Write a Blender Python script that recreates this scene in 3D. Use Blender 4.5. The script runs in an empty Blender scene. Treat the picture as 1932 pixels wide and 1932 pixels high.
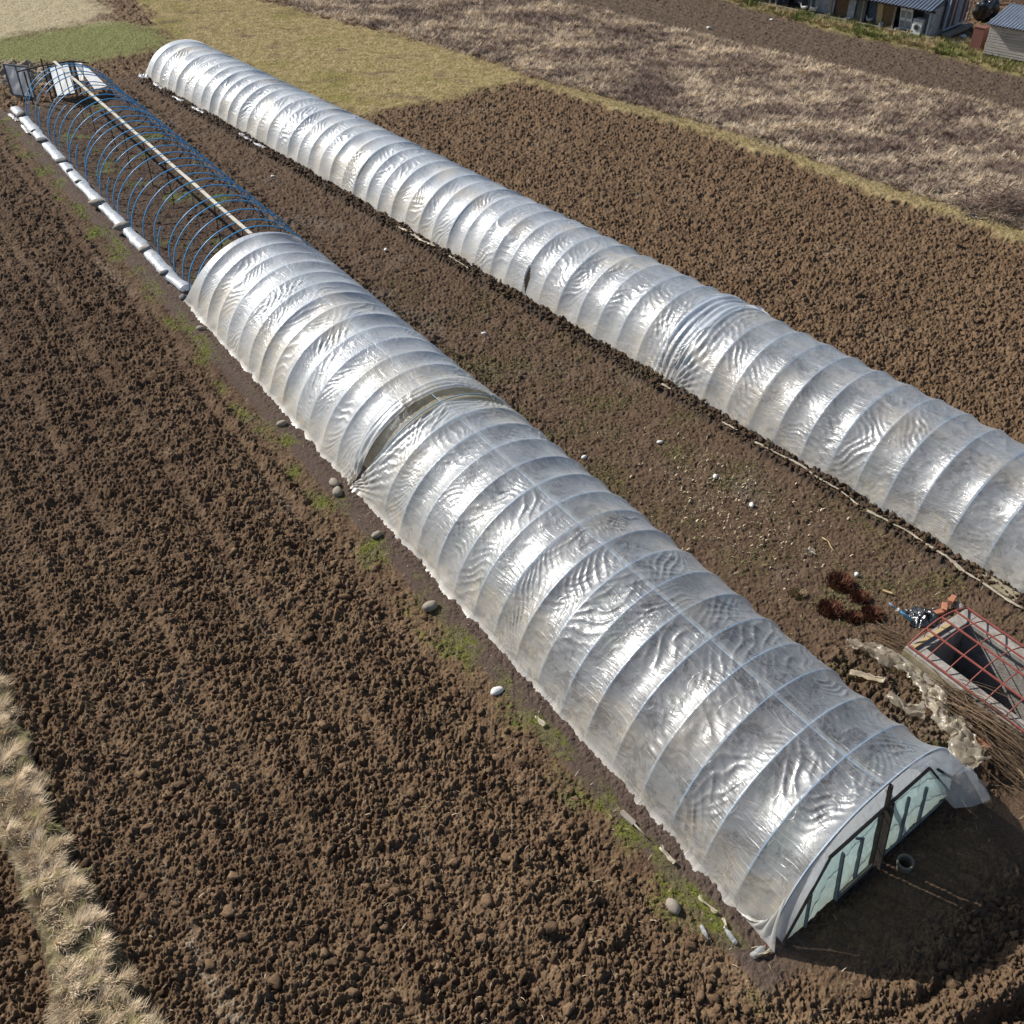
import bpy, math, random
import numpy as np
from mathutils import Vector, Matrix
random.seed(7); rng = np.random.default_rng(11)
R = math.radians
C = bpy.context.scene.collection
# ------------------------------------------------------------------ camera
PITCH, FPX, HC = R(39.16), 1930.17, 16.5
cam = bpy.data.objects.new('camera', bpy.data.cameras.new('camera')); C.objects.link(cam)
cam.location = (0, 0, HC); cam.rotation_euler = (R(90) - PITCH, 0, 0)
cam.data.sensor_width = 36; cam.data.lens = 36 * FPX / 1932
cam.data.clip_start = .1; cam.data.clip_end = 5000
bpy.context.scene.camera = cam
# ------------------------------------------------------------------ light
SUN_AZ, SUN_EL = R(-58), R(37)
w = bpy.data.worlds.new('World'); bpy.context.scene.world = w; w.use_nodes = True
nt = w.node_tree; bg = nt.nodes['Background']
sky = nt.nodes.new('ShaderNodeTexSky'); sky.sky_type = 'NISHITA'; sky.sun_disc = False
sky.sun_elevation = SUN_EL; sky.sun_rotation = SUN_AZ; sky.air_density = 1.0; sky.dust_density = 1.2
nt.links.new(sky.outputs[0], bg.inputs[0]); bg.inputs[1].default_value = .075
sl = bpy.data.lights.new('sun', 'SUN'); sl.energy = 5.0; sl.angle = R(.5); sl.color = (1, .95, .87)
sun = bpy.data.objects.new('sun', sl); C.objects.link(sun)
sdir = Vector((math.sin(SUN_AZ) * math.cos(SUN_EL), math.cos(SUN_AZ) * math.cos(SUN_EL), math.sin(SUN_EL)))
sun.rotation_euler = sdir.to_track_quat('Z', 'Y').to_euler(); sun.location = (0, 0, 60)
sc = bpy.context.scene
sc.view_settings.view_transform = 'Standard'; sc.view_settings.look = 'None'
sc.view_settings.exposure = .3; sc.view_settings.gamma = 1
sc.render.engine = 'CYCLES'
sc.cycles.transparent_max_bounces = 16; sc.cycles.max_bounces = 8; sc.cycles.diffuse_bounces = 3
sc.cycles.glossy_bounces = 3; sc.cycles.caustics_reflective = False; sc.cycles.caustics_refractive = False
sc.cycles.sample_clamp_indirect = 4

# ------------------------------------------------------------------ coordinates
def at(u, v, z=0.):
    """point of the ground (height z) that the photograph shows at u, v"""
    dx = (u - 966) / FPX; dy = -(v - 966) / FPX
    d = (dx, math.cos(PITCH) + dy * math.sin(PITCH), -math.sin(PITCH) + dy * math.cos(PITCH))
    t = (z - HC) / d[2]
    return np.array([d[0] * t, d[1] * t, z])
OX, OY = 4.718, 8.378                       # near left foot of the front tunnel
NX, NY = .82778, .56105                     # across the tunnel
DX, DY = -.56105, .82778                    # along the tunnel
def L(X, Y, z=0.):
    return np.array([OX + NX * X + DX * Y, OY + NY * X + DY * Y, z])
def toL(x, y):
    return (x - OX) * NX + (y - OY) * NY, (x - OX) * DX + (y - OY) * DY
AXIS = math.atan2(DY, DX)                   # heading of the tunnel as a z rotation of +X
by_ = np.array([3.38, 6.28, 8.95, 12.4, 15.15, 24, 30.55, 36.6, 41.64, 47.4, 53.2])
bx_ = np.array([10.8, 10.71, 10.55, 10.3, 10.2, 9.55, 9.02, 8.55, 8.16, 7.74, 7.15])
BQ = np.polyfit(by_, bx_, 2)                # left foot line of the rear tunnel
def xB(Y): return np.polyval(BQ, Y)

# ------------------------------------------------------------------ noise
def h2(ix, iy, s):
    h = (ix.astype(np.int64) * 374761393 + iy.astype(np.int64) * 668265263 + s * 2246822519) & 0xffffffff
    h = ((h ^ (h >> 13)) * 1274126177) & 0xffffffff
    return ((h ^ (h >> 16)) & 0xffffff).astype(np.float32) / np.float32(0xffffff)
def noise(x, y, s=0):
    x = np.asarray(x, np.float32); y = np.asarray(y, np.float32)
    ix = np.floor(x); iy = np.floor(y); fx = x - ix; fy = y - iy
    ux = fx * fx * fx * (fx * (fx * 6 - 15) + 10); uy = fy * fy * fy * (fy * (fy * 6 - 15) + 10)
    def g(a, b):
        t = h2(ix + a, iy + b, s) * np.float32(6.2831853)
        return np.cos(t) * (fx - a) + np.sin(t) * (fy - b)
    a = g(0, 0); b = g(1, 0); c = g(0, 1); d = g(1, 1)
    return 1.5 * ((a + (b - a) * ux) * (1 - uy) + (c + (d - c) * ux) * uy)
def fbm(x, y, o=3, s=0):
    r = 0; a = 1.; t = 0
    for i in range(o):
        r = r + a * noise(x * 2 ** i + 17.3 * i, y * 2 ** i - 9.1 * i, s + i); t += a; a *= .5
    return r / t
def domes(x, y, cell, s, p=.8):
    """clods: rounded lumps of random size, one per cell"""
    x = np.asarray(x / cell, np.float32); y = np.asarray(y / cell, np.float32)
    ix = np.floor(x); iy = np.floor(y); out = np.zeros_like(x)
    for a in (-1, 0, 1):
        for b in (-1, 0, 1):
            jx = ix + a; jy = iy + b
            r1 = h2(jx, jy, s); r2 = h2(jx, jy, s + 1); r3 = h2(jx, jy, s + 2)
            rr = .32 + .45 * r3
            e = .65 + .7 * h2(jx, jy, s + 3)
            ddx = (x - jx - r1) * e; ddy = (y - jy - r2) / e
            q = 1 - (ddx * ddx + ddy * ddy) / (rr * rr)
            hh = np.where(r3 < p, rr, 0) * np.sqrt(np.maximum(q, 0))
            np.maximum(out, hh, out=out)
    return out * cell
def ss(a, b, x):
    t = np.clip((x - a) / (b - a), 0, 1); return t * t * (3 - 2 * t)
def sdpoly(x, y, poly):
    """signed distance, positive inside"""
    P = np.array([p[:2] for p in poly]); n = len(P)
    d = np.full(x.shape, 1e9, np.float32); ins = np.zeros(x.shape, bool)
    for i in range(n):
        ax, ay = P[i]; bx, by = P[(i + 1) % n]
        ex, ey = bx - ax, by - ay; wx = x - ax; wy = y - ay
        t = np.clip((wx * ex + wy * ey) / (ex * ex + ey * ey), 0, 1)
        d = np.minimum(d, (wx - ex * t) ** 2 + (wy - ey * t) ** 2)
        c1 = (ay <= y) != (by <= y)
        if ey != 0: ins ^= c1 & (x < ax + ex * (y - ay) / ey)
    return np.where(ins, 1, -1) * np.sqrt(d)
def pp(*uv): return [at(*k) for k in uv]

# ------------------------------------------------------------------ zones of the ground
STRIP = pp((-200, 1010), (-60, 1180), (0, 1262), (40, 1380), (75, 1480), (130, 1600), (170, 1700), (215, 1790), (285, 1932), (340, 2040),
           (150, 2040), (112, 1932), (85, 1820), (60, 1720), (15, 1600), (-20, 1520), (-220, 1290))
GREEN = pp((-400, 120), (-400, 60), (0, 70), (205, 38), (310, 58), (318, 88), (165, 112), (60, 118), (0, 128))
PALE = pp((-500, -12), (175, -12), (200, 38), (0, 70), (-400, 80))
OLIVE = pp((225, -40), (450, -40), (495, 0), (585, 25), (750, 65), (950, 122), (1005, 150), (690, 216), (560, 180), (440, 120), (330, 78))
HAY = pp((400, -45), (880, -40), (1035, 0), (1324, 70), (1513, 114), (1664, 152), (1932, 213), (2400, 330), (2400, 595), (1932, 440),
         (1788, 390), (1639, 343), (1461, 277), (1283, 224), (1010, 148), (950, 122), (750, 65), (585, 25))
PATH = pp((985, 146), (1010, 148), (1283, 222), (1461, 275), (1639, 341), (1788, 388), (1932, 438), (2400, 595), (2400, 622),
          (1932, 462), (1788, 407), (1639, 362), (1461, 294), (1283, 241), (1010, 162))
FARPLOUGH = pp((880, -40), (1320, -25), (1400, 12), (1456, 27), (1545, 50), (1639, 74), (1733, 90), (1796, 108), (1922, 142), (2400, 260),
               (2400, 322), (1932, 208), (1664, 148), (1513, 110), (1324, 67), (1035, -3))
VERGE = pp((1320, -25), (1400, 12), (1456, 27), (1545, 50), (1639, 74), (1733, 90), (1796, 108), (1922, 142), (2400, 260),
           (2400, 215), (1940, 112), (1840, 82), (1760, 68), (1740, 71), (1640, 50), (1470, 14), (1420, 4), (1340, -32))
RFIELD = pp((690, 212), (1008, 156), (1283, 240), (1461, 293), (1639, 361), (1788, 406), (1932, 461), (2400, 621), (2400, 1300), (1500, 700), (700, 240))
PITX, PITY = (7.02, 9.05), (-2.2, 3.58)     # cold frame, outside
def zones(x, y):
    X, Y = toL(x, y)
    wn = fbm(x * .9, y * .9, 2, 50) * .35 + noise(x * 5, y * 5, 52) * .08
    Z = {}
    bn = .9 * fbm(x * .22, y * .3, 3, 55) + .35 * noise(x * 1.3, y * 1.3, 56)
    def z(n, poly, soft=.15, k=0.): Z[n] = ss(-soft, soft, sdpoly(x, y, poly) + wn + k * bn).astype(np.float32)
    z('strip', STRIP, .1); z('green', GREEN, 1.1, 1.6); z('pale', PALE, 1.2, 1.6); z('olive', OLIVE, .5, 1.); z('hay', HAY, .4, .9)
    z('path', PATH, .25, .35); z('far', FARPLOUGH, .3); z('verge', VERGE, .5, .8); z('rfield', RFIELD, .2)
    XBl = xB(Y)
    inA = ss(-.1, .1, X) * ss(5.1, 4.8, X) * ss(.1, .5, Y) * ss(52.6, 52.2, Y)
    inB = ss(-.1, .1, X - XBl) * ss(4.3, 4.0, X - XBl) * ss(53.8, 53.4, Y)
    alley = ss(4.8, 5.0, X + wn * .3) * ss(0, -.15, X - XBl) * ss(56, 54, Y) * ss(-3.5, -2.5, Y + wn)
    rim = ss(.75, .55, np.abs(X + .12) + wn * .2) * ss(-.2, .1, Y) * ss(53, 52, Y)        # mud beside the film
    mossband = ss(-1.45, -1.15, X + wn * .4) * ss(-.3, -.5, X + wn * .3) * ss(-.6, .4, Y) * ss(53, 51, Y)
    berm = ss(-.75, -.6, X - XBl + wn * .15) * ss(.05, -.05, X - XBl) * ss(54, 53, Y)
    front = ss(.45, .1, Y + wn * .3) * ss(-.6, .2, X + Y * .3)
    Z.update(X=X, Y=Y, XB=XBl, inA=inA, inB=inB, alley=alley, rim=rim, moss=mossband, berm=berm, front=front, wn=wn)
    return Z
def height(x, y, Z=None, fine=True):
    x = np.asarray(x, np.float32); y = np.asarray(y, np.float32)
    Z = Z or zones(x, y); X, Y = Z['X'], Z['Y']
    wx = x + .07 * noise(x * 5, y * 5, 3) + .035 * noise(x * 14, y * 14, 5) + .016 * noise(x * 33, y * 33, 11)
    wy = y + .07 * noise(x * 5, y * 5, 4) + .035 * noise(x * 14, y * 14, 6) + .016 * noise(x * 33, y * 33, 12)
    big = domes(wx, wy, .24, 100, .26); mid = domes(wx, wy, .125, 200, .75); sml = domes(wx + 3, wy, .07, 300, .9)
    lump = fbm(x * 1.6, y * 1.6, 3, 7)
    rg = 1 - 2.2 * np.abs(noise(x * 7.5, y * 7.5, 8)); rg2 = 1 - 2.2 * np.abs(noise(x * 17, y * 17, 9)); nz = noise(x * 36, y * 36, 10)
    density = .75 + .6 * fbm(x * .5, y * .5, 2, 30)
    clod = .62 * big * density + .62 * mid + .42 * sml + (.030 * rg + .020 * rg2 + .011 * nz) * (.6 + .5 * density) + .085 * lump
    # drilling lines along the tunnel
    fur = .045 * np.sin(2 * np.pi * (X + .1 * noise(x, y, 40)) / .55) * (.6 + .6 * noise(x * .4, y * .4, 41))
    lane = (np.clip(np.sin(2 * np.pi * (X + .35 * noise(x * .2, y * .2, 42)) / 2.15), 0, 1) ** 6 * (X < -1.2)).astype(np.float32)
    open_ = np.clip(1 - Z['green'] - Z['pale'] - Z['olive'] - Z['hay'] - Z['path'] - Z['verge'] - Z['strip'], 0, 1)
    amp = np.full(x.shape, 1., np.float32)
    amp = amp * (1 - Z['alley'] * (.62 - .25 * ss(12, 20, Y))) * (1 - .55 * Z['inA']) * (1 - .8 * Z['inB']) * (1 - .72 * Z['rim']) * (1 - .62 * Z['moss'])
    amp = amp * (1 - .45 * Z['far'])
    nearwall = Z['front'] * ss(-1.6, -.4, Y)
    amp = amp * (1 - .75 * nearwall)
    hz = (clod * 1.45 * (1 - .45 * lane) - .12 - .03 * lane + fur * (1 - Z['alley'])) * amp * open_
    hz = hz + Z['berm'] * (.13 + .8 * mid + .3 * sml - .02)
    hz = hz + ss(5.05, 5.3, X) * ss(6.0, 5.5, X) * ss(10, 16, Y) * ss(54, 52, Y) * (.10 + .10 * lump + .35 * mid)
    # ruts in front of the end wall
    q = Y + .11 * X + .18 * noise(x * .6, y * .6, 60)
    rut = (.16 * np.sin(2 * np.pi * (q + .15) / .95) + .05 * np.sin(2 * np.pi * q / .41)) * ss(-1.1, -1.7, q) * ss(-1.2, .4, X)
    hz = hz + rut * Z['front']
    # spoil between the tunnel and the cold frame
    sp = ss(4.85, 5.25, X) * ss(6.7, 6.1, X) * ss(-.1, .7, Y) * ss(5.2, 4.2, Y)
    hz = hz + sp * (.12 + .12 * lump + 1.0 * mid + .4 * sml)
    turf = np.clip(Z['green'] + Z['pale'] + Z['olive'] + Z['path'] + Z['verge'], 0, 1)
    hz = hz + turf * (.05 * fbm(x * 1.2, y * 1.2, 3, 70) + .025 * noise(x * 7, y * 7, 71))
    hz = hz + Z['path'] * .10 + Z['verge'] * .06
    hz = hz + Z['hay'] * (.10 * fbm(x * 1.1, y * 1.1, 3, 73) + .07 * noise(x * 5, y * 5, 74) + .04 * noise(x * 11, y * 11, 75) + .06)
    hz = hz + Z['strip'] * (.12 + .08 * fbm(x * 2, y * 2, 2, 77))
    s2 = sdpoly(x, y, [(p[0] - 1.0, p[1] - .25) for p in STRIP])
    hz = hz - .22 * ss(-.6, -.05, s2) * (1 - Z['strip'])
    pit = ss(.12, .2, X - PITX[0]) * ss(.12, .2, PITX[1] - X) * ss(.12, .2, Y - PITY[0]) * ss(.12, .2, PITY[1] - Y)
    around = ss(-.5, 0, X - PITX[0]) * ss(-.5, 0, PITX[1] - X) * ss(-.5, 0, Y - PITY[0]) * ss(-.5, 0, PITY[1] - Y)
    hz = hz * (1 - .8 * around) * (1 - pit) - 1.15 * pit
    return hz.astype(np.float32)
def gz(x, y): return float(height(np.array([x]), np.array([y]))[0])
def colour(x, y, Z, hz):
    X, Y = Z['X'], Z['Y']
    n1 = fbm(x * .35, y * .35, 3, 80)[:, None]; n2 = fbm(x * 2.2, y * 2.2, 3, 84)[:, None]; n3 = noise(x * 8, y * 8, 88)[:, None]
    n4 = noise(x * 23, y * 23, 89)[:, None]
    V = lambda *c: np.array(c, np.float32)[None]
    M = lambda k: Z[k][:, None]
    def mix(a, b, t): return a + (b - a) * np.clip(t, 0, 1)
    soil = mix(V(.108, .066, .038), V(.172, .113, .066), .5 + .8 * n1 + .6 * n2)
    soil = mix(soil, V(.24, .172, .108), ss(.25, .8, n3 + .5 * n2 + .3 * n4) * .6)
    soil = mix(soil, V(.068, .041, .026), ss(.15, .7, -n2 + .5 * n4) * .6)
    c = soil
    c = mix(c, V(.140, .090, .053), M('rfield') * .5)
    pale = ss(.25, .6, fbm(x * .3 + 5, y * .55, 3, 91))[:, None]
    c = mix(c, V(.24, .19, .14), M('rfield') * pale * ss(-.1, .5, n3 + n2) * .55)
    c = mix(c, mix(V(.072, .050, .038), V(.12, .088, .062), .5 + .6 * n2 + .5 * n3), M('far') * .9)
    lane = (np.clip(np.sin(2 * np.pi * (X + .35 * noise(x * .2, y * .2, 42)) / 2.15), 0, 1) ** 6)[:, None]
    straw = (.35 + lane) * ss(.30, .6, noise(X * 1.3, Y * .14, 93) * .85 + .4 * n2[:, 0])[:, None] * (X < -1.2)[:, None]
    c = mix(c, V(.26, .21, .15), straw * ss(-.2, .5, n4 + n3) * .8)
    far_shade = ss(8, 26, Y + 3 * n1[:, 0])[:, None] * (X < -.6)[:, None]  # backlit darkness of the far left soil, painted into its colour
    c = mix(c, c * V(.72, .70, .72), far_shade)
    al = mix(V(.085, .054, .034), V(.125, .083, .054), .5 + .8 * n2 + .4 * n3)
    al = mix(al, V(.16, .135, .115), ss(.25, .6, n1 * 1.2 + n4 * .4) * .35)
    gr = ss(.0, .5, fbm(x * .6 + 9, y * .6, 3, 95) + .3 * n3[:, 0])[:, None] * ss(26, 18, Y)[:, None]
    al = mix(al, V(.105, .10, .035), gr * ss(-.2, .5, n3 + n4) * .75)
    c = mix(c, al, M('alley'))
    ins = mix(V(.072, .047, .033), V(.10, .115, .035), ss(.15, .5, fbm(x * .7, y * .7 + 3, 3, 96))[:, None] * .7)
    c = mix(c, ins, np.maximum(M('inA'), M('inB')))
    c = mix(c, V(.085, .062, .053), M('rim') * .85)
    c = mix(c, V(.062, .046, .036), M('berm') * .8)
    ms = ss(-.08, .42, fbm(X * 1.0 + 2, Y * .8, 3, 97) + .25 * n3[:, 0])[:, None]
    c = mix(c, mix(V(.13, .115, .055), V(.12, .135, .022), ss(-.2, .3, n2)), M('moss') * ms * .95)
    c = mix(c, V(.110, .071, .043), M('front') * .6)
    # turf
    tn = .5 + .9 * n2 + .4 * n3
    c = mix(c, mix(V(.22, .17, .065), V(.36, .285, .145), .5 + 1.2 * n2 + .5 * n3 + .5 * n4), M('olive'))
    ol = ss(.0, .5, fbm(x * .16, y * .25, 3, 98))[:, None]
    c = mix(c, mix(V(.16, .15, .035), V(.22, .19, .05), tn), M('olive') * ol * .8)
    br = ss(.22, .5, fbm(x * .4, y * .7, 3, 99) + .3 * n3[:, 0])[:, None]
    c = mix(c, V(.15, .105, .07), M('olive') * br * .8)
    c = mix(c, mix(V(.15, .17, .05), V(.20, .19, .075), tn), M('green'))
    c = mix(c, mix(V(.34, .285, .17), V(.42, .36, .24), tn), M('pale'))
    c = mix(c, mix(V(.25, .19, .085), V(.36, .29, .155), tn), M('path'))
    c = mix(c, mix(V(.19, .17, .06), V(.26, .22, .10), tn), M('verge'))
    hy = mix(V(.155, .115, .09), V(.31, .245, .17), .5 + 1.1 * fbm(x * .22, y * .5, 3, 101)[:, None] + .5 * n2)
    hy = mix(hy, V(.085, .06, .05), ss(.1, .6, -n3 - .5 * n2) * .8)
    c = mix(c, hy, M('hay'))
    c = mix(c, mix(V(.16, .13, .07), V(.22, .19, .10), tn), M('strip'))
    return np.clip(c, .01, .9)

# ------------------------------------------------------------------ materials
def mat(name):
    m = bpy.data.materials.new(name); m.use_nodes = True; m.node_tree.nodes.clear()
    return m, m.node_tree.nodes, m.node_tree.links
def simple(name, col, rough=.7, var=.25, scale=6., bump=.3, metal=0, attr=False, col2=None, stretch=(1, 1, 1), spec=.4):
    m, N, K = mat(name)
    out = N.new('ShaderNodeOutputMaterial'); b = N.new('ShaderNodeBsdfPrincipled'); K.new(b.outputs[0], out.inputs[0])
    tc = N.new('ShaderNodeTexCoord'); mp = N.new('ShaderNodeMapping'); mp.inputs[3].default_value = stretch
    K.new(tc.outputs['Object'], mp.inputs[0])
    n = N.new('ShaderNodeTexNoise'); n.inputs['Scale'].default_value = scale; n.inputs['Detail'].default_value = 6
    n.inputs['Roughness'].default_value = .65; K.new(mp.outputs[0], n.inputs['Vector'])
    mx = N.new('ShaderNodeMix'); mx.data_type = 'RGBA'
    c2 = col2 or tuple(c * (1 - var) for c in col)
    ra = N.new('ShaderNodeMapRange'); ra.inputs[1].default_value = .35; ra.inputs[2].default_value = .65
    K.new(n.outputs[0], ra.inputs[0]); K.new(ra.outputs[0], mx.inputs[0])
    mx.inputs[6].default_value = (*c2, 1); mx.inputs[7].default_value = (*col, 1)
    last = mx.outputs[2]
    if attr:
        a = N.new('ShaderNodeAttribute'); a.attribute_name = 'Col'
        mu = N.new('ShaderNodeMix'); mu.data_type = 'RGBA'; mu.blend_type = 'MULTIPLY'; mu.inputs[0].default_value = 1
        K.new(last, mu.inputs[6]); K.new(a.outputs[0], mu.inputs[7]); last = mu.outputs[2]
    K.new(last, b.inputs['Base Color'])
    b.inputs['Roughness'].default_value = rough; b.inputs['Metallic'].default_value = metal
    b.inputs['Specular IOR Level'].default_value = spec
    if bump:
        bp = N.new('ShaderNodeBump'); bp.inputs['Strength'].default_value = bump; bp.inputs['Distance'].default_value = .02
        n2 = N.new('ShaderNodeTexNoise'); n2.inputs['Scale'].default_value = scale * 4; n2.inputs['Detail'].default_value = 5
        K.new(mp.outputs[0], n2.inputs['Vector']); K.new(n2.outputs[0], bp.inputs['Height']); K.new(bp.outputs[0], b.inputs['Normal'])
    return m
def ground_mat():
    m, N, K = mat('soil_and_turf')
    out = N.new('ShaderNodeOutputMaterial'); b = N.new('ShaderNodeBsdfPrincipled'); K.new(b.outputs[0], out.inputs[0])
    a = N.new('ShaderNodeAttribute'); a.attribute_name = 'Col'
    tc = N.new('ShaderNodeTexCoord')
    n = N.new('ShaderNodeTexNoise'); n.inputs['Scale'].default_value = 28; n.inputs['Detail'].default_value = 8; n.inputs['Roughness'].default_value = .7
    K.new(tc.outputs['Object'], n.inputs['Vector'])
    ra = N.new('ShaderNodeMapRange'); ra.inputs[1].default_value = .3; ra.inputs[2].default_value = .7; ra.inputs[3].default_value = .6; ra.inputs[4].default_value = 1.4
    K.new(n.outputs[0], ra.inputs[0])
    mu = N.new('ShaderNodeVectorMath'); mu.operation = 'SCALE'; K.new(a.outputs[0], mu.inputs[0]); K.new(ra.outputs[0], mu.inputs['Scale'])
    K.new(mu.outputs[0], b.inputs['Base Color'])
    b.inputs['Roughness'].default_value = .92; b.inputs['Specular IOR Level'].default_value = .18
    bp = N.new('ShaderNodeBump'); bp.inputs['Strength'].default_value = .8; bp.inputs['Distance'].default_value = .03
    K.new(n.outputs[0], bp.inputs['Height']); K.new(bp.outputs[0], b.inputs['Normal'])
    return m
def film_mat(name, col=(.74, .81, .90), dirt_sheen=(.86, .77, .62), trans=(.90, .94, .98), rough=.19, opmul=1., crease=1., gloss=1.):  # bluish body colour paints in the sky's reflection; second tint: dirt and cream highlights
    """thin polythene; attribute Col: r = cloudiness, g = dirt"""
    m, N, K = mat(name)
    out = N.new('ShaderNodeOutputMaterial')
    uv = N.new('ShaderNodeUVMap'); at_ = N.new('ShaderNodeAttribute'); at_.attribute_name = 'Col'
    sep = N.new('ShaderNodeSeparateColor'); K.new(at_.outputs[0], sep.inputs[0])
    def nz(scale, stretch, detail=4, rough=.6, dist=0, rot=0):
        mp = N.new('ShaderNodeMapping'); mp.inputs[3].default_value = (*stretch, 1); mp.inputs[2].default_value = (0, 0, rot); K.new(uv.outputs[0], mp.inputs[0])
        n = N.new('ShaderNodeTexNoise'); n.inputs['Scale'].default_value = scale; n.inputs['Detail'].default_value = detail
        n.inputs['Roughness'].default_value = rough; n.inputs['Distortion'].default_value = dist; K.new(mp.outputs[0], n.inputs['Vector']); return n.outputs[0]
    def math_(op, a, b=None, clamp=False):
        n = N.new('ShaderNodeMath'); n.operation = op; n.use_clamp = clamp
        for i, v in enumerate((a, b)):
            if v is None: continue
            if isinstance(v, (int, float)): n.inputs[i].default_value = v
            else: K.new(v, n.inputs[i])
        return n.outputs[0]
    wr1 = nz(1.0, (2.2, 7.), 4, .55, 1.2, .5)         # drawn wrinkles
    wr2 = nz(1.0, (2.4, 8.), 4, .55, 1.4, -.55)
    sm = nz(16., (1, 1.6), 5, .6, .4)
    sx = N.new('ShaderNodeSeparateXYZ'); K.new(uv.outputs[0], sx.inputs[0])
    def lines(sock, period, wob, wobscale, sharp):
        q_ = math_('ADD', math_('DIVIDE', sock, period), math_('MULTIPLY', nz(wobscale, (1, 1), 2), wob))
        f_ = math_('ABSOLUTE', math_('SUBTRACT', math_('FRACT', q_), .5))
        return math_('POWER', math_('MULTIPLY', f_, 2.), sharp)              # 1 on the crease, 0 between
    l1 = math_('MULTIPLY', lines(sx.outputs[1], .135, 1.1, 1.3, 14.), math_('MULTIPLY', math_('SUBTRACT', nz(2.2, (1, 3), 2), .40), 5., True))
    l2 = math_('MULTIPLY', lines(sx.outputs[0], .43, 1.6, 1.5, 30.), math_('MULTIPLY', math_('SUBTRACT', nz(3., (1, 1), 2, .5, 0, .7), .50), 6., True))
    crs = math_('MULTIPLY', math_('MAXIMUM', l1, l2), sep.outputs[2])
    pm1 = math_('MULTIPLY', math_('SUBTRACT', nz(.55, (1, 1), 2), .42), 5., True); pm2 = math_('MULTIPLY', math_('SUBTRACT', nz(.6, (1, 1.2), 2, .5, 0, 1.), .45), 5., True)
    h = math_('ADD', math_('MULTIPLY', math_('MULTIPLY', wr1, .9), pm1), math_('MULTIPLY', math_('MULTIPLY', wr2, .9), pm2))
    h = math_('ADD', h, math_('MULTIPLY', sm, .07))
    h = math_('ADD', h, math_('MULTIPLY', crs, .16 * crease))
    bp = N.new('ShaderNodeBump'); bp.inputs['Strength'].default_value = .6; bp.inputs['Distance'].default_value = .05
    K.new(h, bp.inputs['Height'])
    # colour
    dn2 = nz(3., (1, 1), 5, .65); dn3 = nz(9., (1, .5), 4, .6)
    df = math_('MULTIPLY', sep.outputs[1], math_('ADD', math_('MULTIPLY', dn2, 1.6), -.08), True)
    df = math_('MAXIMUM', df, math_('MULTIPLY', crs, .75 * crease)); cm = N.new('ShaderNodeMix'); cm.data_type = 'RGBA'; cm.inputs[6].default_value = (*col, 1); cm.inputs[7].default_value = (*dirt_sheen, 1); K.new(df, cm.inputs[0])
    d = N.new('ShaderNodeBsdfDiffuse'); t = N.new('ShaderNodeBsdfTranslucent')
    for x in (d, t): K.new(cm.outputs[2], x.inputs[0]); K.new(bp.outputs[0], x.inputs['Normal'])
    dt = N.new('ShaderNodeMixShader'); dt.inputs[0].default_value = .6; K.new(d.outputs[0], dt.inputs[1]); K.new(t.outputs[0], dt.inputs[2])
    tr = N.new('ShaderNodeBsdfTransparent'); tr.inputs[0].default_value = (*trans, 1)
    op = math_('MULTIPLY', sep.outputs[0], math_('ADD', math_('MULTIPLY', dn3, .5), .75))
    op = math_('ADD', op, math_('MULTIPLY', crs, .22 * crease))
    wet = math_('MULTIPLY', math_('SUBTRACT', nz(1.9, (1, 1.2), 9, .78, .8), .515), 22., True)       # clearer wet blotches
    op = math_('MULTIPLY', op, math_('SUBTRACT', 1., math_('MULTIPLY', math_('MULTIPLY', wet, .50 * crease), sep.outputs[2])))
    op = math_('MULTIPLY', math_('ADD', op, math_('MULTIPLY', df, .3)), opmul, True)
    m1 = N.new('ShaderNodeMixShader'); K.new(op, m1.inputs[0]); K.new(tr.outputs[0], m1.inputs[1]); K.new(dt.outputs[0], m1.inputs[2])
    lw = N.new('ShaderNodeLayerWeight'); lw.inputs[0].default_value = .5; K.new(bp.outputs[0], lw.inputs['Normal'])
    fr = math_('MULTIPLY', math_('ADD', math_('MULTIPLY', math_('POWER', lw.outputs[1], 3.2), .62), .085, True), math_('MULTIPLY', math_('SUBTRACT', 1.25, math_('MULTIPLY', sep.outputs[0], .62)), gloss))
    gl = N.new('ShaderNodeMixShader'); gl.inputs[0].default_value = .72
    for i_, r_ in ((1, rough), (2, rough + .27)):
        g_ = N.new('ShaderNodeBsdfGlossy'); g_.inputs['Roughness'].default_value = r_; g_.inputs[0].default_value = (.96, .98, 1, 1); K.new(bp.outputs[0], g_.inputs['Normal']); K.new(g_.outputs[0], gl.inputs[i_])
    m2 = N.new('ShaderNodeMixShader'); K.new(fr, m2.inputs[0]); K.new(m1.outputs[0], m2.inputs[1]); K.new(gl.outputs[0], m2.inputs[2])
    K.new(m2.outputs[0], out.inputs[0])
    return m
M = {}
M['ground'] = ground_mat()
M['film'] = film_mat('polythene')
M['oldfilm'] = film_mat('old_yellowed_polythene', (.62, .58, .42), (.40, .33, .2), (.80, .77, .64), .25, 1., 0, .35)
M['scrap'] = film_mat('torn_polythene', (.88, .81, .66), (.70, .56, .36), (.93, .90, .82), .22, 1., 0, .55)
M['endfilm'] = film_mat('green_tinted_polythene', (.62, .86, .86), (.55, .52, .34), (.80, .92, .92), .22, 1., 0)
M['hoop'] = simple('blue_plastic_pipe', (.07, .46, .88), .35, .25, 3, 0, spec=.5)
M['palehoop'] = simple('pale_plastic_pipe', (.30, .46, .62), .4, .2, 3, 0)
M['ridge'] = simple('whitewashed_board', (.62, .58, .50), .8, .3, 8, .4, stretch=(.2, 1, 1))
M['darkwood'] = simple('old_dark_wood', (.07, .055, .045), .85, .4, 9, .5)
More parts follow.
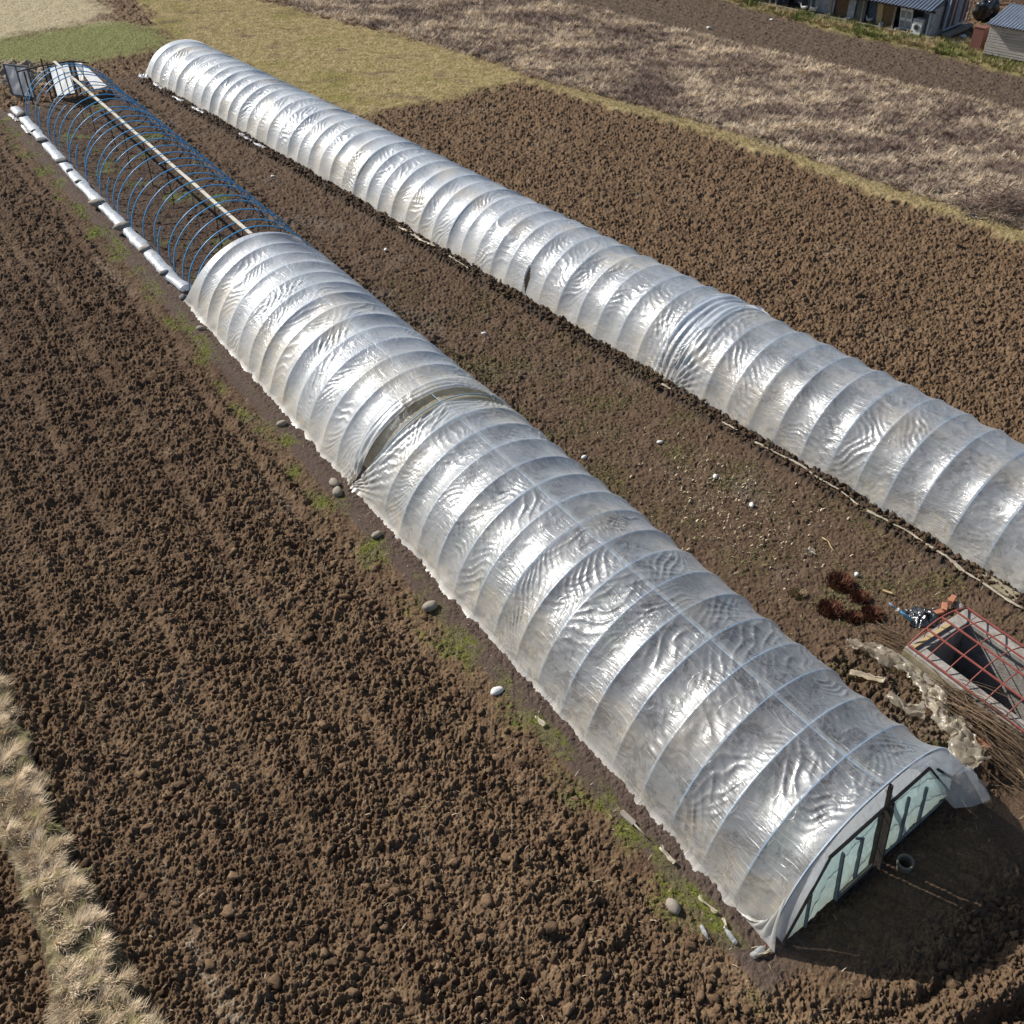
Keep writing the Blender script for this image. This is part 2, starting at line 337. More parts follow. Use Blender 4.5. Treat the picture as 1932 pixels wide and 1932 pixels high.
M['greywood'] = simple('weathered_grey_wood', (.30, .265, .215), .85, .35, 7, .5)
M['tanwood'] = simple('fresh_pine', (.50, .37, .19), .75, .2, 7, .3)
M['bluewood'] = simple('wet_grey_wood', (.15, .18, .20), .7, .3, 7, .3)
M['concrete'] = simple('concrete', (.36, .345, .32), .9, .3, 5, .5, col2=(.22, .20, .175))
M['mossy'] = simple('mossy_concrete', (.30, .26, .19), .9, .3, 6, .5, col2=(.19, .16, .09))
M['redsteel'] = simple('red_oxide_paint', (.30, .085, .065), .6, .3, 9, .15)
M['brick'] = simple('red_brick', (.48, .20, .12), .9, .3, 14, .5)
M['stone'] = simple('river_stone', (.33, .29, .235), .8, .35, 9, .3)
M['darkstone'] = simple('grey_stone', (.19, .18, .175), .85, .35, 9, .4)
M['twig'] = simple('dry_twigs', (.17, .15, .13), .85, .2, 10, 0, attr=True)
M['grass'] = simple('dry_grass', (1, 1, 1), .8, .05, 3, 0, attr=True, spec=.15)
M['bag'] = simple('black_plastic_sheet', (.03, .035, .042), .22, .3, 6, .4, spec=.8)
M['bluepipe'] = simple('blue_painted_pipe', (.12, .42, .68), .4, .2, 6, 0)
M['whiteplastic'] = simple('white_plastic', (.72, .71, .68), .45, .12, 8, .1)
M['pet'] = film_mat('clear_bottle', (.8, .84, .86), (.5, .45, .35), (.95, .96, .97), .08, 1., 0)
M['rust'] = simple('grey_clay_pipe', (.22, .20, .16), .8, .3, 8, .3)
M['blackhole'] = simple('dark_rubber', (.03, .03, .03), .7, .3, 9, .2)

# ------------------------------------------------------------------ mesh helpers
def link(name, me, material, parent=None, smooth=False):
    o = bpy.data.objects.new(name, me); C.objects.link(o)
    if material is not None: me.materials.append(material)
    if parent is not None: o.parent = parent
    if smooth: me.polygons.foreach_set('use_smooth', np.ones(len(me.polygons), bool))
    return o
def mesh_np(name, V, quads=None, tris=None, col=None, uv=None):
    me = bpy.data.meshes.new(name)
    nq = 0 if quads is None else len(quads); ntr = 0 if tris is None else len(tris)
    idx = np.concatenate([a.ravel() for a in (quads, tris) if a is not None and len(a)]).astype(np.int32)
    me.vertices.add(len(V)); me.vertices.foreach_set('co', np.ascontiguousarray(V, np.float32).ravel())
    me.loops.add(len(idx)); me.loops.foreach_set('vertex_index', idx)
    st = np.concatenate([np.arange(nq) * 4, nq * 4 + np.arange(ntr) * 3]).astype(np.int32)
    me.polygons.add(nq + ntr); me.polygons.foreach_set('loop_start', st)
    if col is not None:
        a = me.color_attributes.new('Col', 'FLOAT_COLOR', 'POINT')
        cc = np.ones((len(V), 4), np.float32); cc[:, :col.shape[1]] = col; a.data.foreach_set('color', cc.ravel())
    if uv is not None:
        u = me.uv_layers.new(name='UVMap'); u.data.foreach_set('uv', np.ascontiguousarray(uv[idx], np.float32).ravel())
    me.update(calc_edges=True); me.validate()
    return me
def gridq(nr, nc):
    i = np.arange((nr - 1) * (nc - 1)); r = i // (nc - 1); c = i % (nc - 1); a = r * nc + c
    return np.stack([a, a + 1, a + nc + 1, a + nc], -1)
class MB:
    def __init__(s): s.v = []; s.f = []
    def add(s, v, f):
        n = len(s.v); s.v += [tuple(map(float, p)) for p in v]; s.f += [tuple(n + i for i in k) for k in f]
    def box(s, c, size, mtx=None):
        hx, hy, hz = [k / 2 for k in size]
        v = [Vector((x, y, z)) for x in (-hx, hx) for y in (-hy, hy) for z in (-hz, hz)]
        if mtx is not None: v = [mtx @ p for p in v]
        c = Vector(c); v = [p + c for p in v]
        s.add(v, [(0, 1, 3, 2), (4, 6, 7, 5), (0, 4, 5, 1), (2, 3, 7, 6), (0, 2, 6, 4), (1, 5, 7, 3)])
    def bar(s, a, b, wd, th, up=(0, 0, 1)):
        a = Vector(a); b = Vector(b); x = (b - a); ln = x.length; x.normalize(); up = Vector(up)
        y = up.cross(x)
        if y.length < 1e-4: y = Vector((1, 0, 0)).cross(x)
        y.normalize(); z = x.cross(y)
        s.box((a + b) / 2, (ln, wd, th), Matrix((x, y, z)).transposed())
    def tube(s, pts, r, n=8, cap=True):
        P = [Vector(p) for p in pts]; m = len(P); rings = []
        rr = r if isinstance(r, (list, tuple, np.ndarray)) else [r] * m
        ref = None
        for i in range(m):
            t = (P[min(i + 1, m - 1)] - P[max(i - 1, 0)]).normalized()
            if ref is None: ref = t.orthogonal().normalized()
            u = (ref - t * ref.dot(t)).normalized(); ref = u; w_ = t.cross(u)
            rings.append([P[i] + (u * math.cos(2 * math.pi * k / n) + w_ * math.sin(2 * math.pi * k / n)) * rr[i] for k in range(n)])
        f = []
        for i in range(m - 1):
            for k in range(n): f.append((i * n + k, i * n + (k + 1) % n, (i + 1) * n + (k + 1) % n, (i + 1) * n + k))
        if cap: f += [tuple(range(n - 1, -1, -1)), tuple((m - 1) * n + k for k in range(n))]
        s.add([p for q in rings for p in q], f)
    def build(s, name, material, parent=None, smooth=False, bevel=0, loc=None):
        v = s.v
        if loc is not None: v = [(p[0] - loc[0], p[1] - loc[1], p[2] - loc[2]) for p in v]
        elif parent is not None:
            l = parent.location
            if parent.parent: l = l + parent.parent.location
            v = [(p[0] - l[0], p[1] - l[1], p[2] - l[2]) for p in v]
        me = bpy.data.meshes.new(name); me.from_pydata(v, [], s.f); me.update()
        o = link(name, me, material, parent, smooth)
        if loc is not None: o.location = loc
        if bevel:
            b = o.modifiers.new('bevel', 'BEVEL'); b.width = bevel; b.segments = 2; b.limit_method = 'ANGLE'
        return o
def tag(o, label=None, cat=None, group=None, kind=None):
    for k, v in (('label', label), ('category', cat), ('group', group), ('kind', kind)):
        if v: o[k] = v
    return o
def thing(name, label, cat, loc=(0, 0, 0), group=None):
    o = bpy.data.objects.new(name, None); C.objects.link(o); o.location = Vector([float(k) for k in loc]); o.empty_display_size = .2
    return tag(o, label, cat, group)

# ------------------------------------------------------------------ ground
tt = np.linspace(-1.12, 1.12, 1420)
ext = 1.12 + np.cumsum(np.geomspace(.004, 2.2, 34)); tt = np.concatenate([-ext[::-1], tt, ext])
ys = [5.2]; 
while ys[-1] < 79: ys.append(ys[-1] + 1.35 * 2.24 * (.3875 * ys[-1] + 5.2) / 1420)
yf = [ys[-1]]; st = ys[-1] - ys[-2]
while yf[-1] < 700: st *= 1.09; yf.append(yf[-1] + st)
yb = [5.2]; st = .02
while yb[-1] > -60: st *= 1.2; yb.append(yb[-1] - st)
ys = np.array(yb[:0:-1] + ys + yf[1:])
xs_half = np.maximum(.3875 * ys + 5.2, 6.5)
GX = (tt[None, :] * xs_half[:, None]).astype(np.float32); GY = np.broadcast_to(ys[:, None], GX.shape).astype(np.float32)
shape = GX.shape; gx = GX.ravel(); gy = GY.ravel()
Hh = np.empty(gx.size, np.float32); Cc = np.empty((gx.size, 3), np.float32)
for a in range(0, gx.size, 400000):
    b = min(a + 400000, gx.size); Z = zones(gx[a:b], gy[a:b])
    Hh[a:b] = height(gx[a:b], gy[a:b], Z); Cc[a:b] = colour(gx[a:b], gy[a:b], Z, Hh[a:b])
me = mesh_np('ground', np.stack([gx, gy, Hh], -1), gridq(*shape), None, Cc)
tag(link('ground', me, M['ground'], None, True), kind='structure')
del GX, GY, Hh, Cc, Z

# ------------------------------------------------------------------ blades of grass, straw, clods
def blades(name, P, ln, wd, lean, az, col, mtl, label=None, cat=None, kind='stuff', zlift=0.):
    n = len(P); ca, sa = np.cos(az), np.sin(az); d = np.stack([ca, sa], -1); s = np.stack([-sa, ca], -1)
    V = np.empty((n, 5, 3), np.float32)
    mh = ln * .55 * np.cos(lean * .6); mo = ln * .55 * np.sin(lean * .6)
    th = mh + ln * .45 * np.cos(lean); to = mo + ln * .45 * np.sin(lean)
    V[:, 0, :2] = P[:, :2] - s * wd[:, None]; V[:, 1, :2] = P[:, :2] + s * wd[:, None]; V[:, :2, 2] = P[:, None, 2] - .01
    V[:, 2, :2] = P[:, :2] + d * mo[:, None] - s * wd[:, None] * .75; V[:, 3, :2] = P[:, :2] + d * mo[:, None] + s * wd[:, None] * .75
    V[:, 2, 2] = V[:, 3, 2] = P[:, 2] + mh
    V[:, 4, :2] = P[:, :2] + d * to[:, None]; V[:, 4, 2] = P[:, 2] + np.maximum(th, .01)
    i = np.arange(n)[:, None] * 5
    me = mesh_np(name, V.reshape(-1, 3), i + np.array([[0, 1, 3, 2]]), i + np.array([[2, 3, 4]]), np.repeat(col, 5, 0))
    o = link(name, me, mtl); tag(o, label, cat, None, kind); return o
def scatter(poly, n, inset=0.):
    P = np.array([p[:2] for p in poly]); lo = P.min(0); hi = P.max(0); out = []
    lo = np.maximum(lo, (-45, 5)); hi = np.minimum(hi, (45, 82)); m = 0
    while m < n:
        q = rng.uniform(lo, hi, (n * 2, 2)).astype(np.float32)
        q = q[np.abs(q[:, 0]) < .42 * q[:, 1] + 7]
        q = q[sdpoly(q[:, 0], q[:, 1], poly) > inset + .15 * noise(q[:, 0] * 3, q[:, 1] * 3, 5)]; out.append(q); m += len(q)
    return np.concatenate(out)[:n]
def clumps(poly, nc, per, rad, inset=0., mask=None):
    c = scatter(poly, nc, inset)
    if mask is not None: c = c[mask(c)]
    q = np.repeat(c, per, 0); r = np.abs(rng.normal(0, rad, len(q))); a = rng.uniform(0, 6.283, len(q))
    off = np.stack([np.cos(a), np.sin(a)], -1) * r[:, None]
    return (q + off).astype(np.float32), a, c, r
def seat(q): return np.concatenate([q, height(q[:, 0], q[:, 1])[:, None]], 1)
def colmix(n, a, b, t=None, jit=.15):
    t = rng.uniform(0, 1, n) if t is None else t
    c = np.array(a)[None] * (1 - t[:, None]) + np.array(b)[None] * t[:, None]
    return (c * rng.uniform(1 - jit, 1 + jit, (n, 1))).astype(np.float32)
# long dry grass of the strip at lower left
q, a, c, r = clumps(STRIP, 430, 150, .07, .10)
n = len(q); rep_ = lambda v: np.repeat(v, 150)
s_a, s_b = at(20, 1330), at(250, 1900); s_t = math.atan2(s_b[1] - s_a[1], s_b[0] - s_a[0])
mid_ = (c[:, 0] - s_a[0]) * -math.sin(s_t) + (c[:, 1] - s_a[1]) * math.cos(s_t)
ci = rep_(np.clip(.5 + .9 * noise(c[:, 0] * 2.2, c[:, 1] * 2.2, 15) + rng.normal(0, .2, len(c)), 0, 1)); bend = rep_(s_t + np.where(mid_ + rng.normal(0, .25, len(c)) > np.median(mid_), 1, -1) * 1.57 + rng.normal(0, .55, len(c)))
sc_l = rep_(rng.uniform(.55, 1.15, len(c))); green_ = rep_(rng.random(len(c)) < .2)
az = np.where(rng.random(n) < .75, bend + rng.normal(0, .4, n), a + rng.normal(0, .35, n))
gcol = colmix(n, (.40, .30, .18), (.84, .69, .50), np.clip(ci + rng.normal(0, .25, n), 0, 1)); gcol = np.where((green_ & (rng.random(n) < .6))[:, None], colmix(n, (.24, .23, .07), (.42, .37, .16)), gcol)
blades('dry_grass_strip', seat(q), rng.uniform(.14, .40, n) * sc_l, rng.uniform(.003, .006, n), rng.uniform(.55, 1.55, n), az,
       gcol.astype(np.float32), M['grass'], 'long pale dry grass bent over along the field edge', 'dry grass')
# weeds of the fallow field
q, a, c, r = clumps(HAY, 9500, 20, .13)
n = len(q); bend = np.repeat(rng.uniform(0, 6.28, len(c)), 20)
tone = np.repeat(np.clip(.42 + 1.5 * fbm(c[:, 0] * .22, c[:, 1] * .5, 3, 101) + .5 * noise(c[:, 0] * .9, c[:, 1] * .9, 103) + rng.normal(0, .2, len(c)), 0, 1), 20)
blades('dry_weeds', seat(q), rng.uniform(.14, .45, n), rng.uniform(.006, .013, n), rng.uniform(.8, 1.7, n), np.where(rng.random(n) < .5, bend + rng.normal(0, .5, n), a),
       colmix(n, (.20, .14, .115), (.72, .58, .42), tone), M['grass'], 'brown and straw coloured dead weeds of the fallow field', 'dry weeds')
# short turf
for nm, poly, k, lo, hi, lab in (('meadow_grass', OLIVE, 80000, (.24, .20, .07), (.42, .33, .17), 'short olive brown meadow grass behind the rear tunnel'),
                                 ('green_grass', GREEN, 20000, (.13, .17, .04), (.22, .22, .08), 'short green grass behind the bare blue hoops'),
                                 ('straw_stubble', PALE, 14000, (.32, .27, .15), (.48, .40, .26), 'pale dry grass in the far corner field'),
                                 ('path_grass', PATH, 26000, (.26, .21, .08), (.48, .39, .21), 'narrow strip of yellowish grass beside the ploughed field'),
                                 ('verge_grass', VERGE, 16000, (.17, .19, .05), (.36, .29, .14), 'rough green and yellow grass in front of the long shed')):
    q = scatter(poly, k); n = len(q)
    tl = .12 if nm in ('verge_grass', ) else .045
    blades(nm, seat(q), rng.uniform(.4, 1.3, n) * tl, rng.uniform(.004, .009, n), rng.uniform(.3, 1.4, n), rng.uniform(0, 6.28, n),
           colmix(n, lo, hi), M['grass'], lab, 'grass')
EDGE = pp((880, -40), (1035, -1), (1324, 69), (1513, 112), (1664, 150), (1932, 211), (2400, 327), (2400, 334), (1932, 216), (1664, 155), (1513, 117), (1324, 73), (1035, 2), (880, -36))
q = scatter(EDGE, 6000, -.3); n = len(q)
blades('edge_grass', seat(q), rng.uniform(.08, .22, n), rng.uniform(.006, .012, n), rng.uniform(.5, 1.5, n), rng.uniform(0, 6.28, n), colmix(n, (.26, .20, .09), (.56, .46, .30)), M['grass'], 'thin line of pale grass between the fallow and the far ploughed field', 'grass')
q, a, c, r = clumps(VERGE, 900, 26, .16); n = len(q); t_ = np.repeat(np.clip(.5 + 1.2 * noise(c[:, 0] * .5, c[:, 1] * .5, 17) + rng.normal(0, .25, len(c)), 0, 1), 26)
blades('verge_tussocks', seat(q), rng.uniform(.12, .38, n), rng.uniform(.007, .014, n), rng.uniform(.3, 1.4, n), a, colmix(n, (.11, .15, .03), (.46, .36, .20), t_), M['grass'], 'shaggy green and straw tussocks along the foot of the long shed', 'tussocks')
# moss and low weeds beside the front tunnel
Yq = rng.uniform(-.2, 51, 30000); Xq = rng.uniform(-1.35, -.45, 30000)
keep = fbm(Xq * 1.0 + 2, Yq * .8, 3, 97) + rng.normal(0, .2, len(Xq)) > .14
Xq, Yq = Xq[keep], Yq[keep]; q = np.stack([OX + NX * Xq + DX * Yq, OY + NY * Xq + DY * Yq], -1).astype(np.float32); n = len(q)
blades('low_green_weeds', seat(q), rng.uniform(.015, .05, n), rng.uniform(.005, .011, n), rng.uniform(.3, 1.5, n), rng.uniform(0, 6.28, n),
       colmix(n, (.10, .125, .02), (.24, .22, .08)), M['grass'], 'low bright green weeds along the left foot of the front tunnel', 'weeds')
# weeds between the two tunnels
Yq = rng.uniform(1, 26, 44000); Xq = rng.uniform(5.2, 10.2, 44000)
keep = fbm((OX + NX * Xq + DX * Yq) * .6 + 9, (OY + NY * Xq + DY * Yq) * .6, 3, 95) + rng.normal(0, .2, len(Xq)) > .16
keep &= ~((Xq > 6.6) & (Yq < 4.2))
Xq, Yq = Xq[keep], Yq[keep]; q = np.stack([OX + NX * Xq + DX * Yq, OY + NY * Xq + DY * Yq], -1).astype(np.float32); n = len(q)
blades('sparse_weeds', seat(q), rng.uniform(.02, .07, n), rng.uniform(.006, .014, n), rng.uniform(.5, 1.5, n), rng.uniform(0, 6.28, n),
       colmix(n, (.10, .125, .03), (.26, .22, .10)), M['grass'], 'sparse weeds on the bare earth between the two tunnels', 'weeds')
# straw bits
q = np.concatenate([rng.uniform((-9, 6.5), (6, 30), (2600, 2)), rng.uniform((-2, 20), (20, 50), (1300, 2)), rng.uniform((4, 10), (12, 24), (500, 2))]).astype(np.float32)
X_, Y_ = toL(q[:, 0], q[:, 1]); q = q[~((X_ > -.2) & (X_ < 5.1) & (Y_ > .2)) & ~((X_ > xB(Y_) - .3) & (X_ < xB(Y_) + 4.4)) & ~((X_ > 6.8) & (X_ < 9.4) & (Y_ < 4))]
n = len(q); P = seat(q); P[:, 2] += .02
blades('scattered_straw', P, rng.uniform(.05, .2, n), rng.uniform(.002, .006, n), rng.uniform(1.2, 1.75, n), rng.uniform(0, 6.28, n),
       colmix(n, (.30, .23, .15), (.62, .52, .38)), M['grass'], 'pale bits of straw scattered over the ploughed soil', 'straw')
# dead leaves between the tunnels
q = np.stack([rng.normal(7.6, .9, 520), rng.normal(9.6, 1.5, 520)], -1); q = np.stack([OX + NX * q[:, 0] + DX * q[:, 1], OY + NY * q[:, 0] + DY * q[:, 1]], -1).astype(np.float32); n = len(q)
P = seat(q); P[:, 2] += .01
blades('dead_leaves', P, rng.uniform(.05, .11, n), rng.uniform(.010, .022, n), rng.uniform(.9, 1.7, n), rng.uniform(0, 6.28, n),
       colmix(n, (.36, .29, .18), (.62, .54, .40)), M['grass'], 'pale dead leaves littering the earth between the tunnels', 'dead leaves')
# loose clods
import bmesh
def ico(sub):
    bm = bmesh.new(); bmesh.ops.create_icosphere(bm, subdivisions=sub, radius=1)
    v = np.array([x.co[:] for x in bm.verts], np.float32); f = np.array([[x.index for x in p.verts] for p in bm.faces]); bm.free(); return v, f
iv, if_ = ico(2)
def lumps(name, P, size, seed, col, mtl, flat=(.45, .8), rough=.35):
    n = len(P); g = np.random.default_rng(seed); nv = len(iv)
    ph = g.uniform(0, 50, (n, 1)); s3 = np.stack([g.uniform(.7, 1.4, n), g.uniform(.7, 1.2, n), g.uniform(*flat, n)], -1)
    v = np.broadcast_to(iv[None], (n, nv, 3)).copy()
    k = 1 + rough * noise(v[..., 0] * 1.5 + ph, v[..., 1] * 1.5 + v[..., 2] * 1.1 + ph * 1.7, 900) + rough * .5 * noise(v[..., 0] * 3.3 + ph + v[..., 2], v[..., 1] * 3.3 - v[..., 2] * 2.2, 901)
    v = v * k[..., None] * s3[:, None] * size[:, None, None]
    a = g.uniform(0, 6.28, n); ca, sa = np.cos(a)[:, None], np.sin(a)[:, None]
    x = v[..., 0] * ca - v[..., 1] * sa; y = v[..., 0] * sa + v[..., 1] * ca
    v = np.stack([x, y, v[..., 2]], -1) + P[:, None]
    F = (if_[None] + (np.arange(n) * nv)[:, None, None]).reshape(-1, 3)
    me = mesh_np(name, v.reshape(-1, 3), None, F, np.repeat(col, nv, 0)); return link(name, me, mtl, None, True)
q = np.concatenate([rng.uniform((-10, 6.0), (5.5, 20), (5200, 2)), rng.uniform((2, 4.5), (11, 10), (1500, 2)), rng.uniform((4, 18), (20, 34), (2600, 2))]).astype(np.float32)
Zq = zones(q[:, 0], q[:, 1]); X_, Y_ = Zq['X'], Zq['Y']
bad = ((X_ > -.95) & (X_ < 5.3) & (Y_ > -.9)) | ((X_ > 5) & (X_ < xB(Y_)) & (Y_ > -.8)) | ((X_ > xB(Y_) - .1) & (X_ < xB(Y_) + 4.6)) | (Zq['strip'] > .1) | (Zq['path'] + Zq['hay'] > .1)
q = q[~bad]; n = len(q)
Yb = rng.uniform(2, 53, 2600); Xb = xB(Yb) - rng.uniform(.08, .62, 2600)
qb = np.stack([OX + NX * Xb + DX * Yb, OY + NY * Xb + DY * Yb], -1).astype(np.float32); q = np.concatenate([q, qb])
sz = np.concatenate([np.clip(rng.lognormal(-3.25, .42, n), .018, .10), rng.uniform(.02, .07, 2600)])
P = seat(q); P[:, 2] += sz * .05
cl = colmix(len(q), (.10, .062, .036), (.18, .118, .07)); cl[n:] *= .6
tag(lumps('soil_clods', P, sz, 5, cl, M['ground'], (.45, .8), .75), 'loose clods of brown earth lying on the ploughed ground', 'soil clods', None, 'stuff')

# ------------------------------------------------------------------ polytunnels
class Tunnel:
    def __init__(s, W, h, e, rot, fx):
        s.W, s.h, s.e, s.rot, s.fx = W, h, e, rot, fx
    def pt(s, S, a, off=0., base=0.):
        """S along, a angle from left foot (0) to right foot (pi); off inward"""
        S = np.asarray(S, float); a = np.asarray(a, float); ca, sa = np.cos(a), np.abs(np.sin(a))
        W = s.W(S); h = s.h(S); e = s.e(S)
        xx = W / 2 * (1 - np.sign(ca) * np.abs(ca) ** (2 / e)); zz = h * sa ** (2 / e)
        nx = -np.sign(ca) * np.abs(ca) / (W / 2); nz = sa / h; l = np.hypot(nx, nz) + 1e-9
        X = xx - off * nx / l; zz = zz - off * nz / l
        Y = S + s.rot * (xx); X = X + s.fx(S)
        return np.stack([OX + NX * X + DX * Y, OY + NY * X + DY * Y, zz], -1)
one = lambda v: (lambda S: np.full(np.shape(S), float(v)))
TA = Tunnel(one(4.93), lambda S: 2.044 + .13 * np.exp(-np.maximum(S - .6, 0) / .5), lambda S: 1.92 + .45 * np.exp(-np.maximum(S - .6, 0) / .6), math.tan(R(4.35)), one(0))
TB = Tunnel(lambda S: 4.1 + .0 * S, lambda S: 1.9 - .006 * np.maximum(S - 10, 0), one(2.05), math.tan(R(4)), lambda S: xB(S))
def film_sheet(name, T, s0, s1, ds, na, hoops, seed, mtl, parent, opac, hole=None, a0=-.0, a1=math.pi, edge=None, extra=None, lift=0., skirt=.22):
    g = np.random.default_rng(seed)
    S = np.arange(s0, s1 + ds * .5, ds); A = np.linspace(a0, a1, na); SS, AA = np.meshgrid(S, A, indexing='ij')
    if edge is not None: SS = edge(SS, AA)
    hs = np.array(hoops); k = np.clip(np.searchsorted(hs, SS) - 1, 0, len(hs) - 2)
    t = np.clip((SS - hs[k]) / (hs[k + 1] - hs[k]), 0, 1)
    v = AA * 1.8                                                    # length round the arch, roughly
    win = np.sin(np.pi * t) ** .8 * (1 - .85 * np.exp(-np.minimum(AA, math.pi - AA) / .22)) * (1 - .6 * np.exp(-((AA - math.pi / 2) / .22) ** 2))
    off = .010 + (.085 + .06 * ss(10, 24, SS)) * win * (.45 + .75 * g.random(len(hs))[k])
    for rep in range(4):                                            # drawn folds, a few families in each bay
        m = g.uniform(.25, 1.2, len(hs)) * g.choice([-1, 1], len(hs)); lam = g.uniform(.13, .30, len(hs)); am = g.uniform(.012, .050, len(hs)) * (g.random(len(hs)) < .78)
        c0 = g.uniform(.2, 5.0, len(hs)); wd = g.uniform(.25, .9, len(hs)); ph = g.uniform(0, 6.28, len(hs))
        x = SS - hs[k]
        arg = (v + m[k] * x + .16 * noise(SS * 2.2, v * 1.7, seed + rep)) / lam[k] * (1 + .25 * noise(v * .9, SS * .3, seed + 50 + rep)) * 3.1416 + ph[k]
        fold = (1 - np.abs(np.sin(arg))) ** 1.7
        off -= am[k] * fold * np.exp(-((v - c0[k] + m[k] * x) / wd[k]) ** 2) * np.clip(win * 1.4, 0, 1) * (.6 + .8 * np.abs(noise(SS * 4, v * 4, seed + 60 + rep)))
    off += .03 * noise(SS * 1.1, v * 1.2, seed + 20) * win + .003 * noise(SS * 7, v * 9, seed + 21)
    if extra is not None: off = off + extra(SS, AA, v)
    P = T.pt(SS, AA, off - lift)
    # slack lower edge that lies out on the soil
    lo = np.exp(-AA / .17); ro = np.exp(-(math.pi - AA) / .17)
    wob = .08 + .10 * fbm(S * .8, S * 0 + seed, 2, seed) + .02 * noise(S * 2.5, S * 0, seed + 3)
    sh = (-(lo) + ro) * wob[:, None]
    P[..., 0] += NX * sh; P[..., 1] += NY * sh
    P[..., 2] += .03
    if skirt:
        e0 = P[:, :1].copy(); e1 = P[:, -1:].copy()
        w0 = (skirt * (.35 + .5 * np.abs(noise(S * 1.1, S * 0 + 4, seed + 5))))[:, None]
        e0[..., 0] -= NX * w0; e0[..., 1] -= NY * w0; e0[..., 2] -= .07
        e1[..., 0] += NX * w0; e1[..., 1] += NY * w0; e1[..., 2] -= .07
        P = np.concatenate([e0, P, e1], 1); AA = np.concatenate([AA[:, :1], AA, AA[:, -1:]], 1); SS = np.concatenate([SS[:, :1], SS, SS[:, -1:]], 1)
    nr, nc = P.shape[:2]
    va = AA * 2.0
    low = np.exp(-np.minimum(AA, math.pi - AA) / (.20 + .10 * noise(SS * .7, SS * 0, seed + 11)))
    if skirt: low[:, 0] = low[:, -1] = 1.5
    op = opac(SS, AA); dirt_sheen = np.clip(low * 1.1 + .35 * ss(1.1, .25, np.minimum(AA, math.pi - AA)) + .75 * ss(.0, .45, fbm(SS * .4, va * .55, 2, seed + 9)), 0, 1)  # real dirt towards the feet; broad noise patches are painted cream highlights
    hp = np.minimum(t, 1 - t); hp = np.pad(hp, ((0, 0), (1, 1)), mode='edge') if skirt else hp
    op = np.clip(op + .30 * low + .18 * np.exp(-(hp * .85 / .016) ** 2), 0, 1)
    col = np.stack([op, dirt_sheen, np.clip(1.75 - 2.1 * opac(SS, AA), .12, 1)], -1).reshape(-1, 3)
    uv = np.stack([SS, va], -1).reshape(-1, 2)
    Q = gridq(nr, nc)
    if hole is not None:
        cs = SS.ravel()[Q].mean(1); ca = AA.ravel()[Q].mean(1); Q = Q[~hole(cs, ca)]
    l = np.array(parent.location); me = mesh_np(name, P.reshape(-1, 3) - l, Q, None, col, uv)
    return link(name, me, mtl, parent, True)
def hoop(T, s, r, mtl, parent, a0=0, a1=math.pi, name='hoop', off=.02, tilt=0, n=34, sag=0., inset=0.):
    a = np.linspace(a0, a1, n); P = T.pt(np.full(n, s) + tilt * np.sin(a), a, off); P[:, 2] -= sag * np.sin(a)
    P[:, 0] += NX * inset * (1 - a / math.pi) ** 1.5; P[:, 1] += NY * inset * (1 - a / math.pi) ** 1.5
    if a0 <= .01: P[0, 2] = -.1
    if a1 >= 3.13: P[-1, 2] = -.1
    mb = MB(); mb.tube(P, r, 7); return mb.build(name, mtl, parent, True)

# ---- front tunnel
A_ = thing('polytunnel', 'front polytunnel, silvery film over its near half and bare blue hoops at its far half', 'polytunnel', L(2.46, 26))
hsA = []; s = .6
while s < 51.6: hsA.append(s); s += .865 + random.uniform(-.05, .05)
cov = [h for h in hsA if h < 27.3]
opA = lambda S, a: .33 + .22 * ss(3, 12, S) + .30 * ss(11, 22, S)
RIMN = np.array([(16.1, -.2), (15.46, .18), (15.23, .43), (15.03, .66), (14.93, .87), (14.83, 1.1), (14.79, 1.3), (14.9, 1.5), (14.8, 1.7), (14.6, 2.0), (14.5, 2.3), (14.5, 3.3)])
RIMF = np.array([(16.1, -.2), (15.60, .18), (15.52, .51), (15.52, .72), (15.52, 1.02), (15.50, 1.26), (15.46, 1.45), (15.46, 1.65), (15.42, 1.9), (15.2, 2.2), (14.7, 2.5), (14.5, 3.3)])
rn = lambda a: np.interp(a, RIMN[:, 1], RIMN[:, 0]); rf = lambda a: np.interp(a, RIMF[:, 1], RIMF[:, 0])
S1N, S0F = 15.2, 15.2
def edgeN(S, a): u = (S - .6) / (S1N - .6); return .6 + u * (rn(a) - .6)
def edgeF(S, a):
    u = (S - S0F) / (27.5 - S0F); f = rf(a); f1 = 27.35 + .9 * np.exp(-a / .45) - .25 * ss(1.2, 2.4, a) - 1.2 * ss(2.2, 3.1, a)
    return f + u * (f1 - f)
def pleatN(S, a, v):
    d = rn(a) - S; q = np.exp(-np.maximum(d, 0) / .55); c = np.arctan2(v + .25, d + .25)
    return q * (-.03 + .035 * np.sin(c * 34) * np.exp(-a / 1.2)) + .02 * np.sin(d * 42) * np.exp(-np.maximum(d, 0) / .25)
def pleatF(S, a, v):
    d = S - rf(a); q = np.exp(-np.maximum(d, 0) / .5); c = np.arctan2(v + .25, d + .2)
    return q * (-.04 + .04 * np.sin(c * 30) * np.exp(-a / 1.3)) + .022 * np.sin(d * 38 + 1) * np.exp(-np.maximum(d, 0) / .3)
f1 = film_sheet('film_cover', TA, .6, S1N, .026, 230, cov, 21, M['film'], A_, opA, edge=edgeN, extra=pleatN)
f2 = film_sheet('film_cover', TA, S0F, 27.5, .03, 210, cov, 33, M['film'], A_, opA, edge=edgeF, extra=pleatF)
f1['label'] = 'clearer near sheet of film, ending in pleats at the gap'; f2['label'] = 'cloudier far sheet of film'
